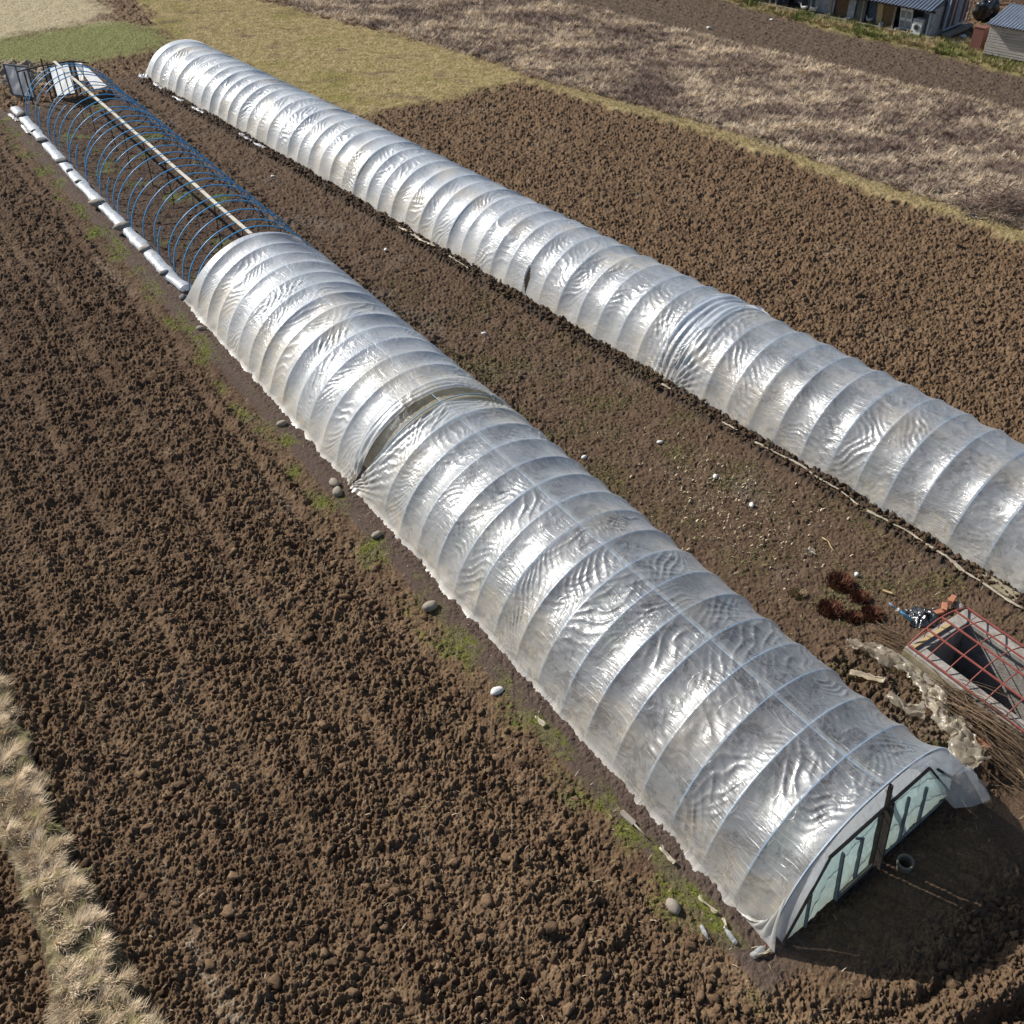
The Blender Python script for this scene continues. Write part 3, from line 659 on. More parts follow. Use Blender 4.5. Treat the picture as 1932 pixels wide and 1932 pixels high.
f3 = film_sheet('inner_film', TA, 14.1, 15.9, .05, 90, cov, 45, M['oldfilm'], A_, lambda S, a: .22 + .5 * ss(1.15, 1.6, a), lift=-.09, a0=.3, a1=2.9, skirt=0)
f3['label'] = 'old yellowish film showing through the gap'
# corner tuft pulled out over the soil
for i, h in enumerate(hsA):
    if h < 27.3: hoop(TA, h, .015, M['palehoop'], A_, off=.018, tilt=random.uniform(-.03, .03))
    else:
        tl = random.uniform(-.12, .12); k = i % 12
        br = {1: (.55, 1.05), 5: (.95, 1.3), 8: (.5, .8)}.get(k)
        if br and 30 < h < 50:
            hoop(TA, h, .021, M['hoop'], A_, 0, br[0], off=.02, tilt=tl, inset=.4); hoop(TA, h + .08, .021, M['hoop'], A_, br[1], math.pi, off=.02, tilt=tl, inset=.4)
        else: hoop(TA, h, .021, M['hoop'], A_, off=.02 + random.uniform(-.03, .04), tilt=tl, sag=random.uniform(0, .06), inset=random.uniform(.25, .6) * min(1, (h - 27) / 2))
P = [TA.pt(s, math.pi / 2, .10 + .012 * math.sin(s * 1.3)) for s in np.linspace(.7, 51.9, 60)]
mb = MB()
mc = MB()
for p, q in zip(P[:-1], P[1:]): (mb if toL(*p[:2])[1] > 27 else mc).bar(p, q, .13 if toL(*p[:2])[1] > 27 else .09, .03)
mb.build('ridge_board', M['ridge'], A_); mc.build('ridge_board', M['greywood'], A_)
P = [TA.pt(s, math.pi / 2, .02) + np.array([NX, NY, 0]) * (-.10) for s in np.linspace(.7, 26, 40)]
mb = MB(); mb.tube(P, .008, 6); mb.build('tie_rope', M['palehoop'], A_, True)
for i, s in enumerate(np.arange(2.4, 51, 2.6)):
    top = TA.pt(s, math.pi / 2, .1); ft = top.copy(); ft[2] = -.1; ft[0] += random.uniform(-.12, .12); ft[1] += random.uniform(-.12, .12)
    mb = MB(); mb.bar(ft, top, .03, .03, (1, 0, 0)); mb.build('post', M['greywood'] if i == 12 else M['darkwood'], A_)
# loose film at the far edge of the cover, and bare tie at the corner
# ---- near end wall (X across, leaning plane)
def EW(X, z, out=0.): return L(X, .40 + .1 * z + .076 * X - out, z)
def panel(pts, name, mtl, parent, opq, nx=26, ny=18, seed=1, out=.0):
    """film stretched over a quadrilateral of the end wall: bl, br, tr, tl"""
    u = np.linspace(0, 1, nx); v = np.linspace(0, 1, ny); U, V_ = np.meshgrid(u, v)
    bl, br, tr, tl = [np.array(p, float) for p in pts]
    X = (bl[0] * (1 - U) + br[0] * U) * (1 - V_) + (tl[0] * (1 - U) + tr[0] * U) * V_
    z = (bl[1] * (1 - U) + br[1] * U) * (1 - V_) + (tl[1] * (1 - U) + tr[1] * U) * V_
    b = .02 * noise(U * 5 + seed, V_ * 3, seed) + .012 * np.sin((U * 1.6 + V_) * 22 + 3 * noise(U * 2, V_ * 2, seed + 1)) * np.sin(np.pi * U) * np.sin(np.pi * V_)
    P = np.stack([OX + NX * X + DX * (.40 + .1 * z + .076 * X - out - b), OY + NY * X + DY * (.40 + .1 * z + .076 * X - out - b), z], -1)
    col = np.stack([np.full(X.shape, opq), .25 + .6 * (1 - V_) ** 2, X * 0], -1).reshape(-1, 3)
    me = mesh_np(name, P.reshape(-1, 3) - np.array(parent.location), gridq(ny, nx), None, col, np.stack([X, z], -1).reshape(-1, 2))
    return link(name, me, mtl, parent, True)
# outer infill following the arch
u = np.linspace(.03, math.pi - .03, 46); arch = TA.pt(np.full(46, .6), u, .03); aX, aY = toL(arch[:, 0], arch[:, 1]); aZ = arch[:, 2]
lX = np.clip(aX, .0, 4.9); lZ = np.interp(lX, [0, .55, 1.05, 3.75, 4.4, 4.9], [.0, .8, 1.5, 1.5, .95, .0])
rows = []
for k in np.linspace(0, 1, 7): rows.append((aX * (1 - k) + lX * k, aZ * (1 - k) + np.minimum(lZ, aZ) * k))
X = np.array([r[0] for r in rows]); z = np.array([r[1] for r in rows])
P = np.stack([OX + NX * X + DX * (.40 + .1 * z + .076 * X), OY + NY * X + DY * (.40 + .1 * z + .076 * X), z], -1)
P[0] = arch
pc = np.stack([np.full(X.shape, .82), np.full(X.shape, .45), X * 0], -1).reshape(-1, 3)
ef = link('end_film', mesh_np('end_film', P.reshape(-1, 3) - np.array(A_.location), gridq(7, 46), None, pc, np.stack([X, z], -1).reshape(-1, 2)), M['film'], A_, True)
ef['label'] = 'cloudy film between the arch and the timber frame of the near end'
for i, q in enumerate((((.05, -.06), (1.43, -.08), (1.43, 1.53), (1.02, 1.52)), ((1.43, -.06), (2.43, -.06), (2.43, 1.55), (1.43, 1.54)),
                       ((2.70, -.06), (3.58, -.06), (3.58, 1.56), (2.70, 1.56)), ((3.58, -.06), (4.86, -.08), (4.42, .98), (3.58, 1.56)))):
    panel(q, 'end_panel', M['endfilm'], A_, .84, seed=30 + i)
def ebar(a, b, wd, th, nm, mtl, out=.03):
    mb = MB(); mb.bar(EW(a[0], a[1], out), EW(b[0], b[1], out), th, wd); return mb.build(nm, mtl, A_, bevel=.004)
ebar((1.0, 1.50), (3.78, 1.56), .055, .05, 'lintel', M['darkwood'])
ebar((.03, .05), (1.02, 1.46), .04, .04, 'batten', M['darkwood']); ebar((3.78, 1.56), (4.85, .1), .04, .04, 'batten', M['darkwood'])
for x0, z0, x1, z1, wd in ((1.44, -.05, 1.38, 1.3, .08), (1.95, .1, 1.93, 1.2, .06), (2.42, -.05, 2.40, 1.5, .09), (2.57, -.08, 2.55, 1.54, .25), (2.52, 1.5, 2.5, 2.12, .08), (2.72, -.05, 2.70, 1.5, .07),
                           (3.28, .05, 3.26, 1.2, .055), (3.86, .05, 3.85, 1.0, .055), (.62, -.05, .62, .9, .05)):
    mb = MB(); mb.bar(EW(x0, z0, .035), EW(x1, z1, .035), .045, wd, (DX, DY, 0)); mb.build('post', M['bluewood'] if wd < .065 or x0 < 1.5 else M['darkwood'], A_, bevel=.004)
mb = MB(); mb.bar(EW(1.42, .06, .05), EW(2.42, .06, .05), .05, .15); mb.build('bottom_board', M['bluewood'], A_, bevel=.005)
mb = MB(); mb.bar(EW(1.5, .17, .08), EW(2.38, .17, .08), .02, .03); mb.build('bottom_strip', M['tanwood'], A_)
mb = MB(); mb.bar(EW(2.76, .02, .04), EW(4.7, .0, .04), .04, .06); mb.build('bottom_board', M['bluewood'], A_, bevel=.005)
mb = MB(); mb.bar(EW(1.7, 1.42, .05), EW(1.95, 1.2, .05), .03, .04); mb.build('batten', M['bluewood'], A_)
mb = MB(); mb.bar(EW(4.05, 1.35, .06), EW(4.72, .62, .06), .04, .05); mb.build('batten', M['darkwood'], A_)
# loose flap blown out at the right corner, resting on the soil
na, nb = 40, 26
aa = np.linspace(1.72, 3.05, na); E0 = TA.pt(np.full(na, .62), aa, -.01)
gp = np.array([at(1752, 1452, 1.35), at(1766, 1478, .75), at(1780, 1503, .35), at(1800, 1525, .1), at(1835, 1522, .06), at(1869, 1509, .05), at(1862, 1480, .08), at(1835, 1462, .1)])
tq = np.linspace(0, 1, len(gp)); E1 = np.stack([np.interp(np.linspace(0, 1, na), tq, gp[:, i]) for i in range(3)], -1)
k = np.linspace(0, 1, nb)[:, None, None]; P = E0[None] * (1 - k) + E1[None] * k
kk = np.sin(np.pi * k[..., 0]); J = np.linspace(0, 1, na)[None]
P[..., 2] += kk * (.20 * np.sin(np.pi * J) + .10 * noise(J * 4 + 0 * k[..., 0], k[..., 0] * 3, 61) + .05 * noise(J * 10, k[..., 0] * 8, 62))
P[..., 1] -= kk * .10 * noise(J * 5, k[..., 0] * 4, 63); P[..., 2] = np.maximum(P[..., 2], .03)
me = mesh_np('loose_flap', P.reshape(-1, 3) - np.array(A_.location), gridq(nb, na), None, np.stack([np.full((nb, na), .42), np.full((nb, na), .25), np.zeros((nb, na))], -1).reshape(-1, 3),
             np.stack([np.broadcast_to(J * 2, (nb, na)), np.broadcast_to(k[..., 0] * 1.4, (nb, na))], -1).reshape(-1, 2))
link('loose_flap', me, M['film'], A_, True)
# tuft at the left corner
n1, n2 = 22, 16
U, V_ = np.meshgrid(np.linspace(0, 1, n1), np.linspace(0, 1, n2))
top = TA.pt(np.full(n1, .66), np.linspace(.0, .42, n1)[::-1], -.01); rest = L(-.17, .36, .03)
P = np.empty((n2, n1, 3))
lowe = np.linspace(0, 1, n1)[:, None] * (L(-.12, 1.5, .03) - rest)[None] + rest[None]
P = top[None] * (1 - V_[..., None]) + lowe[None] * V_[..., None]
bul = np.sin(np.pi * V_) * (.05 + .04 * np.sin(U * 30)); P[..., 0] -= NX * bul; P[..., 1] -= NY * bul + .0
me = mesh_np('corner_tuft', P.reshape(-1, 3) - np.array(A_.location), gridq(n2, n1), None, np.stack([np.full(U.shape, .75), np.full(U.shape, .75), U * 0], -1).reshape(-1, 3), np.stack([U, V_], -1).reshape(-1, 2))
link('corner_tuft', me, M['film'], A_, True)
# ---- far end frame of the front tunnel (bare hoops)
def FE(X, z, dy=0.): return L(X, 51.4 + .076 * X + 1.4 + dy, z)
mb = MB()
for a, b in (((.8, 1.55), (2.1, 1.62)), ((2.1, 1.62), (3.4, 1.6)), ((3.4, 1.6), (4.3, 1.35))): mb.bar(FE(*a), FE(*b), .05, .06)
mb.build('lintel', M['darkwood'], A_)
for x, h in ((1.1, 1.5), (2.05, 1.95), (2.28, 1.6), (3.35, 1.6), (3.55, 1.6)):
    mb = MB(); mb.bar(FE(x, -.1), FE(x, h), .05, .07, (0, 1, 0)); mb.build('post', M['darkwood'], A_)
fp = [FE(3.6, .1), FE(4.2, .1), FE(4.9, .1), FE(3.62, 1.5), FE(3.95, 1.45), FE(4.35, 1.2)]
# ---- rear tunnel
B_ = thing('polytunnel', 'rear polytunnel, long, curved and wholly covered in white film', 'polytunnel', L(11, 25))
hsB = []; s = -4.
while s < 53.3: hsB.append(s); s += .93 + random.uniform(-.08, .08)
opB = lambda S, a: .44 + .16 * ss(8, 16, S) + .32 * ss(15, 32, S)
def holeB(S, a):
    return ((np.abs(S - 22.05 - .35 * (a - .5)) < .11 * np.clip((a - .03) / .3, 0, 1) * np.clip((.62 - a) / .2, 0, 1)))
def pleatB(S, a, v):
    d = S - 14.9; q = np.exp(-(d / .75) ** 2); c = np.arctan2(v + .2, d)
    return q * (-.05 * np.exp(-a / 2.2) + .045 * np.sin(c * 36) * np.exp(-a / 1.2) + .02 * np.sin(d * 30 + 2 * np.sin(a * 3)))
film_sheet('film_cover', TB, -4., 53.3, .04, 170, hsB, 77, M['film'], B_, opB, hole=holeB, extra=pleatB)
# overlapping second sheet where the film was patched
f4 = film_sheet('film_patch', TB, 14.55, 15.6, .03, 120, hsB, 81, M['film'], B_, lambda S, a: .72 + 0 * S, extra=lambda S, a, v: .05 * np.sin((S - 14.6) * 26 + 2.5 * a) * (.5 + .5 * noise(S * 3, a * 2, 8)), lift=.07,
                edge=lambda S, a: 15.1 + (S - 15.1) * (.30 + .75 * ss(.0, 1.6, a)) + .15 * noise(a * 4, S * 0, 5), a1=2.5)
f4['label'] = 'bunched creamy overlap of two sheets of film'
for h in hsB: hoop(TB, h, .015, M['palehoop'], B_, off=.018, tilt=random.uniform(-.04, .04))
P = [TB.pt(s, math.pi / 2, .06) for s in np.linspace(-3.9, 53, 60)]
mb = MB()
for p, q in zip(P[:-1], P[1:]): mb.bar(p, q, .09, .03)
mb.build('ridge_board', M['greywood'], B_)
# closed far end: film gathered down behind the last hoop
na, nb = 60, 24
aa = np.linspace(0, math.pi, na); E0 = TB.pt(np.full(na, 53.3), aa, -.01)
kk = np.linspace(0, 1, nb)[:, None]
Xe = TB.W(53.)/2 * (1 - np.cos(aa))[None] * (1 - .0 * kk) ; ze = E0[:, 2][None] * (1 - kk)
base = np.stack([np.broadcast_to(E0[:, 0][None], ze.shape), np.broadcast_to(E0[:, 1][None], ze.shape), ze], -1)
push = .5 * kk + .25 * np.sin(np.pi * kk) + .05 * np.sin(aa * 24)[None] * np.sin(np.pi * kk)
base[..., 0] += DX * push; base[..., 1] += DY * push; base[..., 2] += .02
me = mesh_np('end_film', base.reshape(-1, 3) - np.array(B_.location), gridq(nb, na), None, np.stack([np.full(ze.shape, .85), .4 + 0 * ze, 0 * ze], -1).reshape(-1, 3),
             np.stack([np.broadcast_to(aa[None] * 2, ze.shape), ze], -1).reshape(-1, 2))
link('end_film', me, M['film'], B_, True)
# ------------------------------------------------------------------ small things
def stone(name, p, size, mtl, label, cat='stone', group=None, seed=0, flat=.6, dz=None):
    g = np.random.default_rng(seed + 400); v = iv.copy(); ph = g.uniform(0, 30)
    k = 1 + .22 * noise(v[:, 0] * 1.1 + ph, v[:, 1] * 1.1 + v[:, 2], 700) + .06 * noise(v[:, 0] * 3 + ph, v[:, 1] * 3 - v[:, 2] * 2, 701)
    v = v * k[:, None] * np.array([1.25, .85, flat]) * size
    a = g.uniform(0, 3.1); v = np.stack([v[:, 0] * math.cos(a) - v[:, 1] * math.sin(a), v[:, 0] * math.sin(a) + v[:, 1] * math.cos(a), v[:, 2]], -1)
    o = link(name, mesh_np(name, v, None, if_), mtl, None, True)
    z = (gz(p[0], p[1]) + size * flat * .55) if dz is None else dz
    o.location = (float(p[0]), float(p[1]), float(z)); return tag(o, label, cat, group)
def ribbon(name, path, wd, mtl, label, cat, amp=.12, seed=1, nu=None, nv=18, lift=.03, opq=.6, dirt_sheen=.4, roll=False, group=None, parent=None):
    """crumpled strip of film lying along a path of points"""
    P = np.array(path, float); d = np.r_[0, np.cumsum(np.hypot(*np.diff(P[:, :2], axis=0).T))]; ln = d[-1]
    nv = max(4, int(nv * .5)); nu = nu or max(8, int(ln / .055)); s = np.linspace(0, ln, nu); c = np.stack([np.interp(s, d, P[:, i]) for i in range(2)], -1)
    kz = np.ones(7) / 7; c = np.stack([np.convolve(np.pad(c[:, i], 3, 'edge'), kz, 'valid') for i in range(2)], -1)
    t = np.gradient(c, axis=0); t /= np.linalg.norm(t, axis=1)[:, None] + 1e-9; nrm = np.stack([-t[:, 1], t[:, 0]], -1)
    v = np.linspace(-1, 1, nv); S, V_ = np.meshgrid(s, v, indexing='ij')
    w_ = wd * (.6 + .5 * noise(s * 1.7, s * 0 + seed, seed) + .25 * noise(s * 6, s * 0, seed + 1))[:, None]
    side = V_ * w_ + amp * .5 * noise(S * 5, V_ * 2 + seed, seed + 2)
    XY = c[:, None] + nrm[:, None] * side[..., None]
    z0 = height(c[:, 0], c[:, 1])[:, None] * np.ones_like(V_)
    cr = lambda f, q: (1 - np.minimum(1, 2.4 * np.abs(noise(S * f + V_ * .8, V_ * wd * f - S * .9, seed + q))))
    k_ = np.ones(15) / 15; zs = np.convolve(np.pad(z0[:, 0], 7, 'edge'), k_, 'valid')[:, None]
    z = np.maximum(z0 + .01, zs + lift + amp * (.35 + .55 * noise(S * 1.3, V_ * .8, seed + 4) + .5 * cr(1.7, 5) + .16 * cr(4.5, 6) + .05 * cr(11, 7)) * (1 - .45 * V_ ** 2))
    gj = np.random.default_rng(seed); z = z + gj.uniform(0, .30, z.shape) * amp; XY = XY + gj.normal(0, .10, XY.shape) * wd / nv * 2
    V3 = np.concatenate([XY, z[..., None]], -1).reshape(-1, 3); o3 = V3.mean(0); o3[2] = V3[:, 2].min()
    col = np.stack([np.full(S.shape, opq), np.full(S.shape, dirt_sheen), S * 0], -1).reshape(-1, 3)
    o = link(name, mesh_np(name, V3 - o3, gridq(nu, nv), None, col, np.stack([S, V_ * wd], -1).reshape(-1, 2)), mtl, parent, False)
    o.location = o3; return tag(o, label, cat, group)

# rolled up film along the bare hoops, and the stones holding it
pts = [at(*k)[:2] for k in ((352, 549), (335, 537), (312, 515), (284, 484), (250, 449), (217, 414), (188, 386), (160, 357), (134, 328), (110, 300), (84, 271), (60, 243), (30, 210))]
P = np.array(pts); d = np.r_[0, np.cumsum(np.hypot(*np.diff(P, axis=0).T))]; s = np.linspace(0, d[-1], 420)
c = np.stack([np.interp(s, d, P[:, i]) for i in range(2)], -1); t = np.gradient(c, axis=0); t /= np.linalg.norm(t, axis=1)[:, None]; nrm = np.stack([-t[:, 1], t[:, 0]], -1)
ang = np.linspace(0, 2 * math.pi, 15)[:-1]; S_, A2 = np.meshgrid(s, ang, indexing='ij')
rad = (.20 + .05 * noise(s * .8, s * 0, 5))[:, None] * (1 + .16 * noise(S_ * 2.4, A2 * 1.3, 6) + .10 * noise(S_ * 9, A2 * 2 + S_ * 1.5, 7))
V3 = np.stack([c[:, :1] + nrm[:, :1] * rad * np.cos(A2) * 1.15, c[:, 1:] + nrm[:, 1:] * rad * np.cos(A2) * 1.15, np.maximum(height(c[:, 0], c[:, 1]), 0)[:, None] + .12 + rad * np.sin(A2) * .62], -1)
i = np.arange(419 * 14); r_ = i // 14; k_ = i % 14; Q = np.stack([r_ * 14 + k_, r_ * 14 + (k_ + 1) % 14, (r_ + 1) * 14 + (k_ + 1) % 14, (r_ + 1) * 14 + k_], -1)
o3 = np.array([*c[210], 0]); me = mesh_np('film_roll', V3.reshape(-1, 3) - o3, Q, None, np.stack([np.full(S_.shape, .95), .25 + 0 * S_, 0 * S_], -1).reshape(-1, 3), np.stack([S_, A2 * .2], -1).reshape(-1, 2))
o = link('film_roll', me, M['film'], None, True); o.location = o3
tag(o, 'long white roll of gathered film lying along the bare blue hoops, weighed down by stones', 'film roll')
z3_ = lambda x, y: (x * .379, 165.6 + y * .379)
lab = ['big dark stone at the far end of the white film roll', 'small grey stone next along the roll from its far end', 'long dark flat stone across the roll, first large one from its far end',
       'dark bluish lump of stone on the roll, halfway along the bare hoops', 'small dark stone just nearer than the bluish lump on the roll', 'tiny dark stone on the roll between a small and a boulder like stone',
       'rounded boulder like tan stone at the outer side of the roll', 'long flat tan stone lying across the roll past the boulder', 'thin brown wedge of stone across the roll', 'grey rounded stone on the roll nearest the covered half']
for i, (x, y, sz) in enumerate(((105, 132, .26), (165, 212, .12), (210, 260, .26), (310, 362, .24), (345, 408, .15), (388, 464, .13), (482, 568, .27), (606, 686, .28), (718, 801, .2), (815, 918, .17))):
    p = at(*z3_(x, y), .25); stone('stone', p, sz, M['darkstone'] if i not in (6, 7, 8) else M['stone'], lab[i], 'stone', 'stones weighing down the white film roll', i, .5, .23)
for i, (x0, y0, x1, y1) in enumerate(((45, 132, 88, 168), (108, 188, 146, 232))):
    a = at(*z3_(x0, y0)); b = at(*z3_(x1, y1)); ribbon('film_strip', [a, b], .13, M['film'], ['short white strip of film outside the roll near its far end', 'white strip of film outside the roll, nearer than the short one'][i], 'film strip', .05, 300 + i, opq=.95)
# stones in the weeds beside the front tunnel
ls = ['pale round stone in the green weeds just past the start of the cover', 'pale oval stone in the weeds beside the cloudy film', 'grey oval stone level with the gap in the film, farther of a pair', 'whitish oval stone level with the gap in the film, nearer of a pair',
      'small whitish square stone beside the pleated near sheet', 'long pale stone lying aslant in the soil beside the mid tunnel', 'bright white round stone alone on the ploughed soil']
for i, (u, v, sz) in enumerate(((379, 621, .13), (531, 801, .13), (631, 913, .15), (637, 930, .15), (711, 1011, .12), (811, 1147, .16), (938, 1303, .12))):
    stone('stone', at(u, v), sz, M['whiteplastic'] if i == 6 else M['stone'], ls[i], 'stone', 'stones beside the front tunnel', 20 + i, .65)
stone('stone', at(345, 562), .14, M['darkstone'], 'dark stone tucked under the near end of the white film roll', 'stone', None, 33)
stone('stone', at(1270, 1712), .13, M['stone'], 'tan egg shaped stone on the soil near the bottles', 'stone', None, 34, .75)
# small pale litter between the tunnels
lt = [((913, 630), 'white crumpled scrap on the dark earth beyond the tunnel gap'), ((1102, 866), 'white pebble at the right foot of the front tunnel'), ((1245, 834), 'small white scrap among the weeds nearest the rear film strip'),
      ((1349, 901), 'white scrap with a dark spot amid the weeds'), ((728, 473), 'white pebble on bare earth near the middle of the rear tunnel'), ((515, 333), 'white stone beside the far half of the bare hoops'), ((1418, 953), 'white plastic pot lying in the weeds')]
for i, ((u, v), l_) in enumerate(lt): stone('litter_scrap' if i != 4 else 'pebble', at(u, v), .075, M['whiteplastic'], l_, 'litter' if i != 4 else 'pebble', None, 50 + i, .7)
ribbon('rag', [at(1008, 1352), at(1030, 1375)], .06, M['scrap'], 'dirty white rag on the soil below the bright white stone', 'rag', .06, 401, opq=.95, dirt_sheen=.3)
ribbon('rag', [at(1243, 1597), at(1258, 1618), at(1276, 1636)], .07, M['scrap'], 'wide white rag in the dry weeds beside the near film', 'rag', .07, 402, opq=.95, dirt_sheen=.2)
ribbon('rag', [at(1317, 1688), at(1330, 1712), at(1358, 1727)], .06, M['scrap'], 'curled pale rag on the moss by the bottles', 'rag', .07, 403, opq=.9, dirt_sheen=.35)
ribbon('rag', [at(1362, 1733), at(1368, 1752)], .05, M['scrap'], 'small tan rag above the upright bottle', 'rag', .05, 404, opq=.9, dirt_sheen=.5)
ribbon('rag', [at(1415, 1808), at(1440, 1802), at(1460, 1790)], .08, M['scrap'], 'cream rag under the bottle at the tunnel corner', 'rag', .06, 405, opq=.95, dirt_sheen=.3)
p = at(1183, 1543); mb = MB(); mb.bar((0, 0, .05), (.22, -.26, .04), .11, .05); o = mb.build('wood_block', M['greywood'], None, bevel=.006); o.location = (p[0] - .1, p[1] + .1, gz(p[0], p[1])); tag(o, 'short chunk of brown wood in the weeds', 'wood block')
p = at(1195, 1556); q = at(1221, 1583); mb = MB(); mb.tube([(0, 0, .05), (q[0] - p[0], q[1] - p[1], .05)], [.022, .014], 7); o = mb.build('stick', M['greywood'], None, True); o.location = (p[0], p[1], max(gz(p[0], p[1]), gz(q[0], q[1]))); tag(o, 'thin grey stick lying beside the wood chunk', 'stick')
# plastic bottles
def bottle(u, v, az, label, cap, ln=.32, r=.045):
    p = at(u, v); prof = [(0, .02), (.01, .8), (.1, 1.), (.3, .93), (.34, 1.), (.62, 1.), (.74, .8), (.84, .42), (.88, .30), (.93, .29)]
    b = thing('plastic_bottle', label, 'bottle', (p[0], p[1], gz(p[0], p[1]) + r * .9), 'plastic bottles at the tunnel corner')
    mb = MB(); cx, sx = math.cos(az), math.sin(az); nn_ = 14; vs = []; fs = []
    for i, (t_, k) in enumerate(prof):
        for j in range(nn_):
            a = 2 * math.pi * j / nn_; x = (t_ - .45) * ln; y = math.cos(a) * r * k * (1 + .06 * math.sin(a * 3 + i)); z = math.sin(a) * r * k
            vs.append((x * cx - y * sx, x * sx + y * cx, z))
    for i in range(len(prof) - 1):
        for j in range(nn_): fs.append((i * nn_ + j, i * nn_ + (j + 1) % nn_, (i + 1) * nn_ + (j + 1) % nn_, (i + 1) * nn_ + j))
    me = bpy.data.meshes.new('bottle_body'); me.from_pydata(vs, [], fs); me.update()
    a_ = me.color_attributes.new('Col', 'FLOAT_COLOR', 'POINT'); a_.data.foreach_set('color', np.tile(np.array([.62, .12, 0, 1], np.float32), len(vs))); me.uv_layers.new(name='UVMap')
    link('bottle_body', me, M['pet'], b, True)
    mb = MB(); e0 = (.93 - .45) * ln; e1 = (1.0 - .45) * ln
    mb.tube([(e0 * cx, e0 * sx, 0), (e1 * cx, e1 * sx, 0)], r * .36, 10); o = mb.build('cap', M[cap], None, True); o.parent = b
bottle(1328, 1760, R(-72), 'clear bottle with a blue cap on the soil, leftmost of the bottles', 'bluepipe', .27, .04)
bottle(1378, 1768, R(118), 'long clear bottle lying beside the moss, middle one of the bottles', 'whiteplastic', .33)
bottle(1430, 1797, R(35), 'clear bottle with a red cap lying at the tunnel corner on a cream rag', 'redsteel', .34, .055)
# clay pipe ring by the end wall
p = L(2.93, .22); mb = MB(); nn_ = 28; vs = []; fs = []
for (r, z) in ((.135, 0), (.135, .13), (.15, .14), (.15, .21), (.125, .21), (.115, .2), (.11, 0)):
    vs += [(r * math.cos(2 * math.pi * j / nn_), r * math.sin(2 * math.pi * j / nn_), z) for j in range(nn_)]
for i in range(6): fs += [(i * nn_ + j, i * nn_ + (j + 1) % nn_, (i + 1) * nn_ + (j + 1) % nn_, (i + 1) * nn_ + j) for j in range(nn_)]
mb.add(vs, fs); o = mb.build('pipe_collar', M['rust'], None, True); o.location = (p[0], p[1], gz(p[0], p[1]) + .01); o.rotation_euler = (.1, -.08, 0); tag(o, 'short grey pipe collar standing on end in front of the tunnel door', 'pipe')

# ---- concrete cold frame
Z0 = .36
cf = thing('cold_frame', 'sunken concrete cold frame with a deep dark pit', 'cold frame', L(8.0, 1.0))
def lbox(x0, x1, y0, y1, z0, z1, name, mtl, parent, bev=.015):
    mb = MB(); c_ = L((x0 + x1) / 2, (y0 + y1) / 2, (z0 + z1) / 2); mb.box(c_, (y1 - y0, x1 - x0, z1 - z0), Matrix.Rotation(AXIS, 3, 'Z')); return mb.build(name, mtl, parent, bevel=bev)
x0, x1, y0, y1 = PITX[0] - .08, PITX[1] - .02, PITY[0], PITY[1]
lbox(x0, x0 + .34, y0, y1 - .30, -1.2, Z0, 'side_wall', M['concrete'], cf)
lbox(x1 - .34, x1, y0, y1 - .30, -1.2, Z0, 'side_wall', M['concrete'], cf)
lbox(x0, x1, y1 - .298, y1, -1.2, Z0 + .002, 'end_wall', M['concrete'], cf); lbox(x0, x1, y0 - .3, y0 - .002, -1.2, Z0, 'end_wall', M['concrete'], cf)
lbox(x0 - .035, x0 - .003, y0, y1, -.1, Z0 - .06, 'outer_face', M['mossy'], cf, .01)
lbox(x0 + .3, x1 - .3, y0 + 1.0, y0 + 1.12, -1.2, .1, 'cross_wall', M['concrete'], cf)
gr = thing('steel_grid', 'rust red steel grid with bowed crossbars lying over the cold frame', 'grid', L(8.0, 1.0, Z0))
def bow(x): t_ = (x - x0) / (x1 - x0); return Z0 + .02 + .30 * math.sin(math.pi * min(max(t_, 0), 1)) ** .9
for k, x in enumerate((x0 + .04, x0 + .56, x0 + 1.04, x0 + 1.52, x1 - .04)):
    mb = MB(); z = bow(x); mb.bar(L(x, y0 + .02, z + .012), L(x, y1 - .02, z + .012), .035, .035); mb.build('long_bar', M['redsteel'], gr, bevel=.003)
for k, y in enumerate(np.linspace(y1 - .03, y0 + .05, 13)):
    mb = MB(); mb.tube([L(x, y, bow(x)) for x in np.linspace(x0 + .03, x1 - .03, 16)], .015 if k else .02, 7); mb.build('crossbar', M['redsteel'], gr, True)
for x in (x0 + .56, x0 + 1.04):
    for y in (y1 - .05, y1 - 2.6):
        mb = MB(); mb.tube([L(x, y, Z0), L(x, y, bow(x))], .012, 6); mb.build('stub', M['redsteel'], gr)
mb = MB(); mb.bar(L(x0 + .1, y1 - .13, Z0 + .035), L(x0 + 1.35, y1 - .13, Z0 + .035), .09, .06); o = mb.build('timber', M['tanwood'], None, bevel=.006, loc=L(x0 + .7, y1 - .1, Z0)); tag(o, 'yellow pine batten lying on the far rim of the cold frame', 'timber')
mb = MB(); mb.bar(L(x0 - .22, y1 + .05, .13), L(x0 - .17, y1 - 2.3, .16), .20, .14); o = mb.build('timber', M['greywood'], None, bevel=.012, loc=L(x0 - .2, y1 - 1, 0)); tag(o, 'thick grey beam lying along the left side of the cold frame', 'timber')
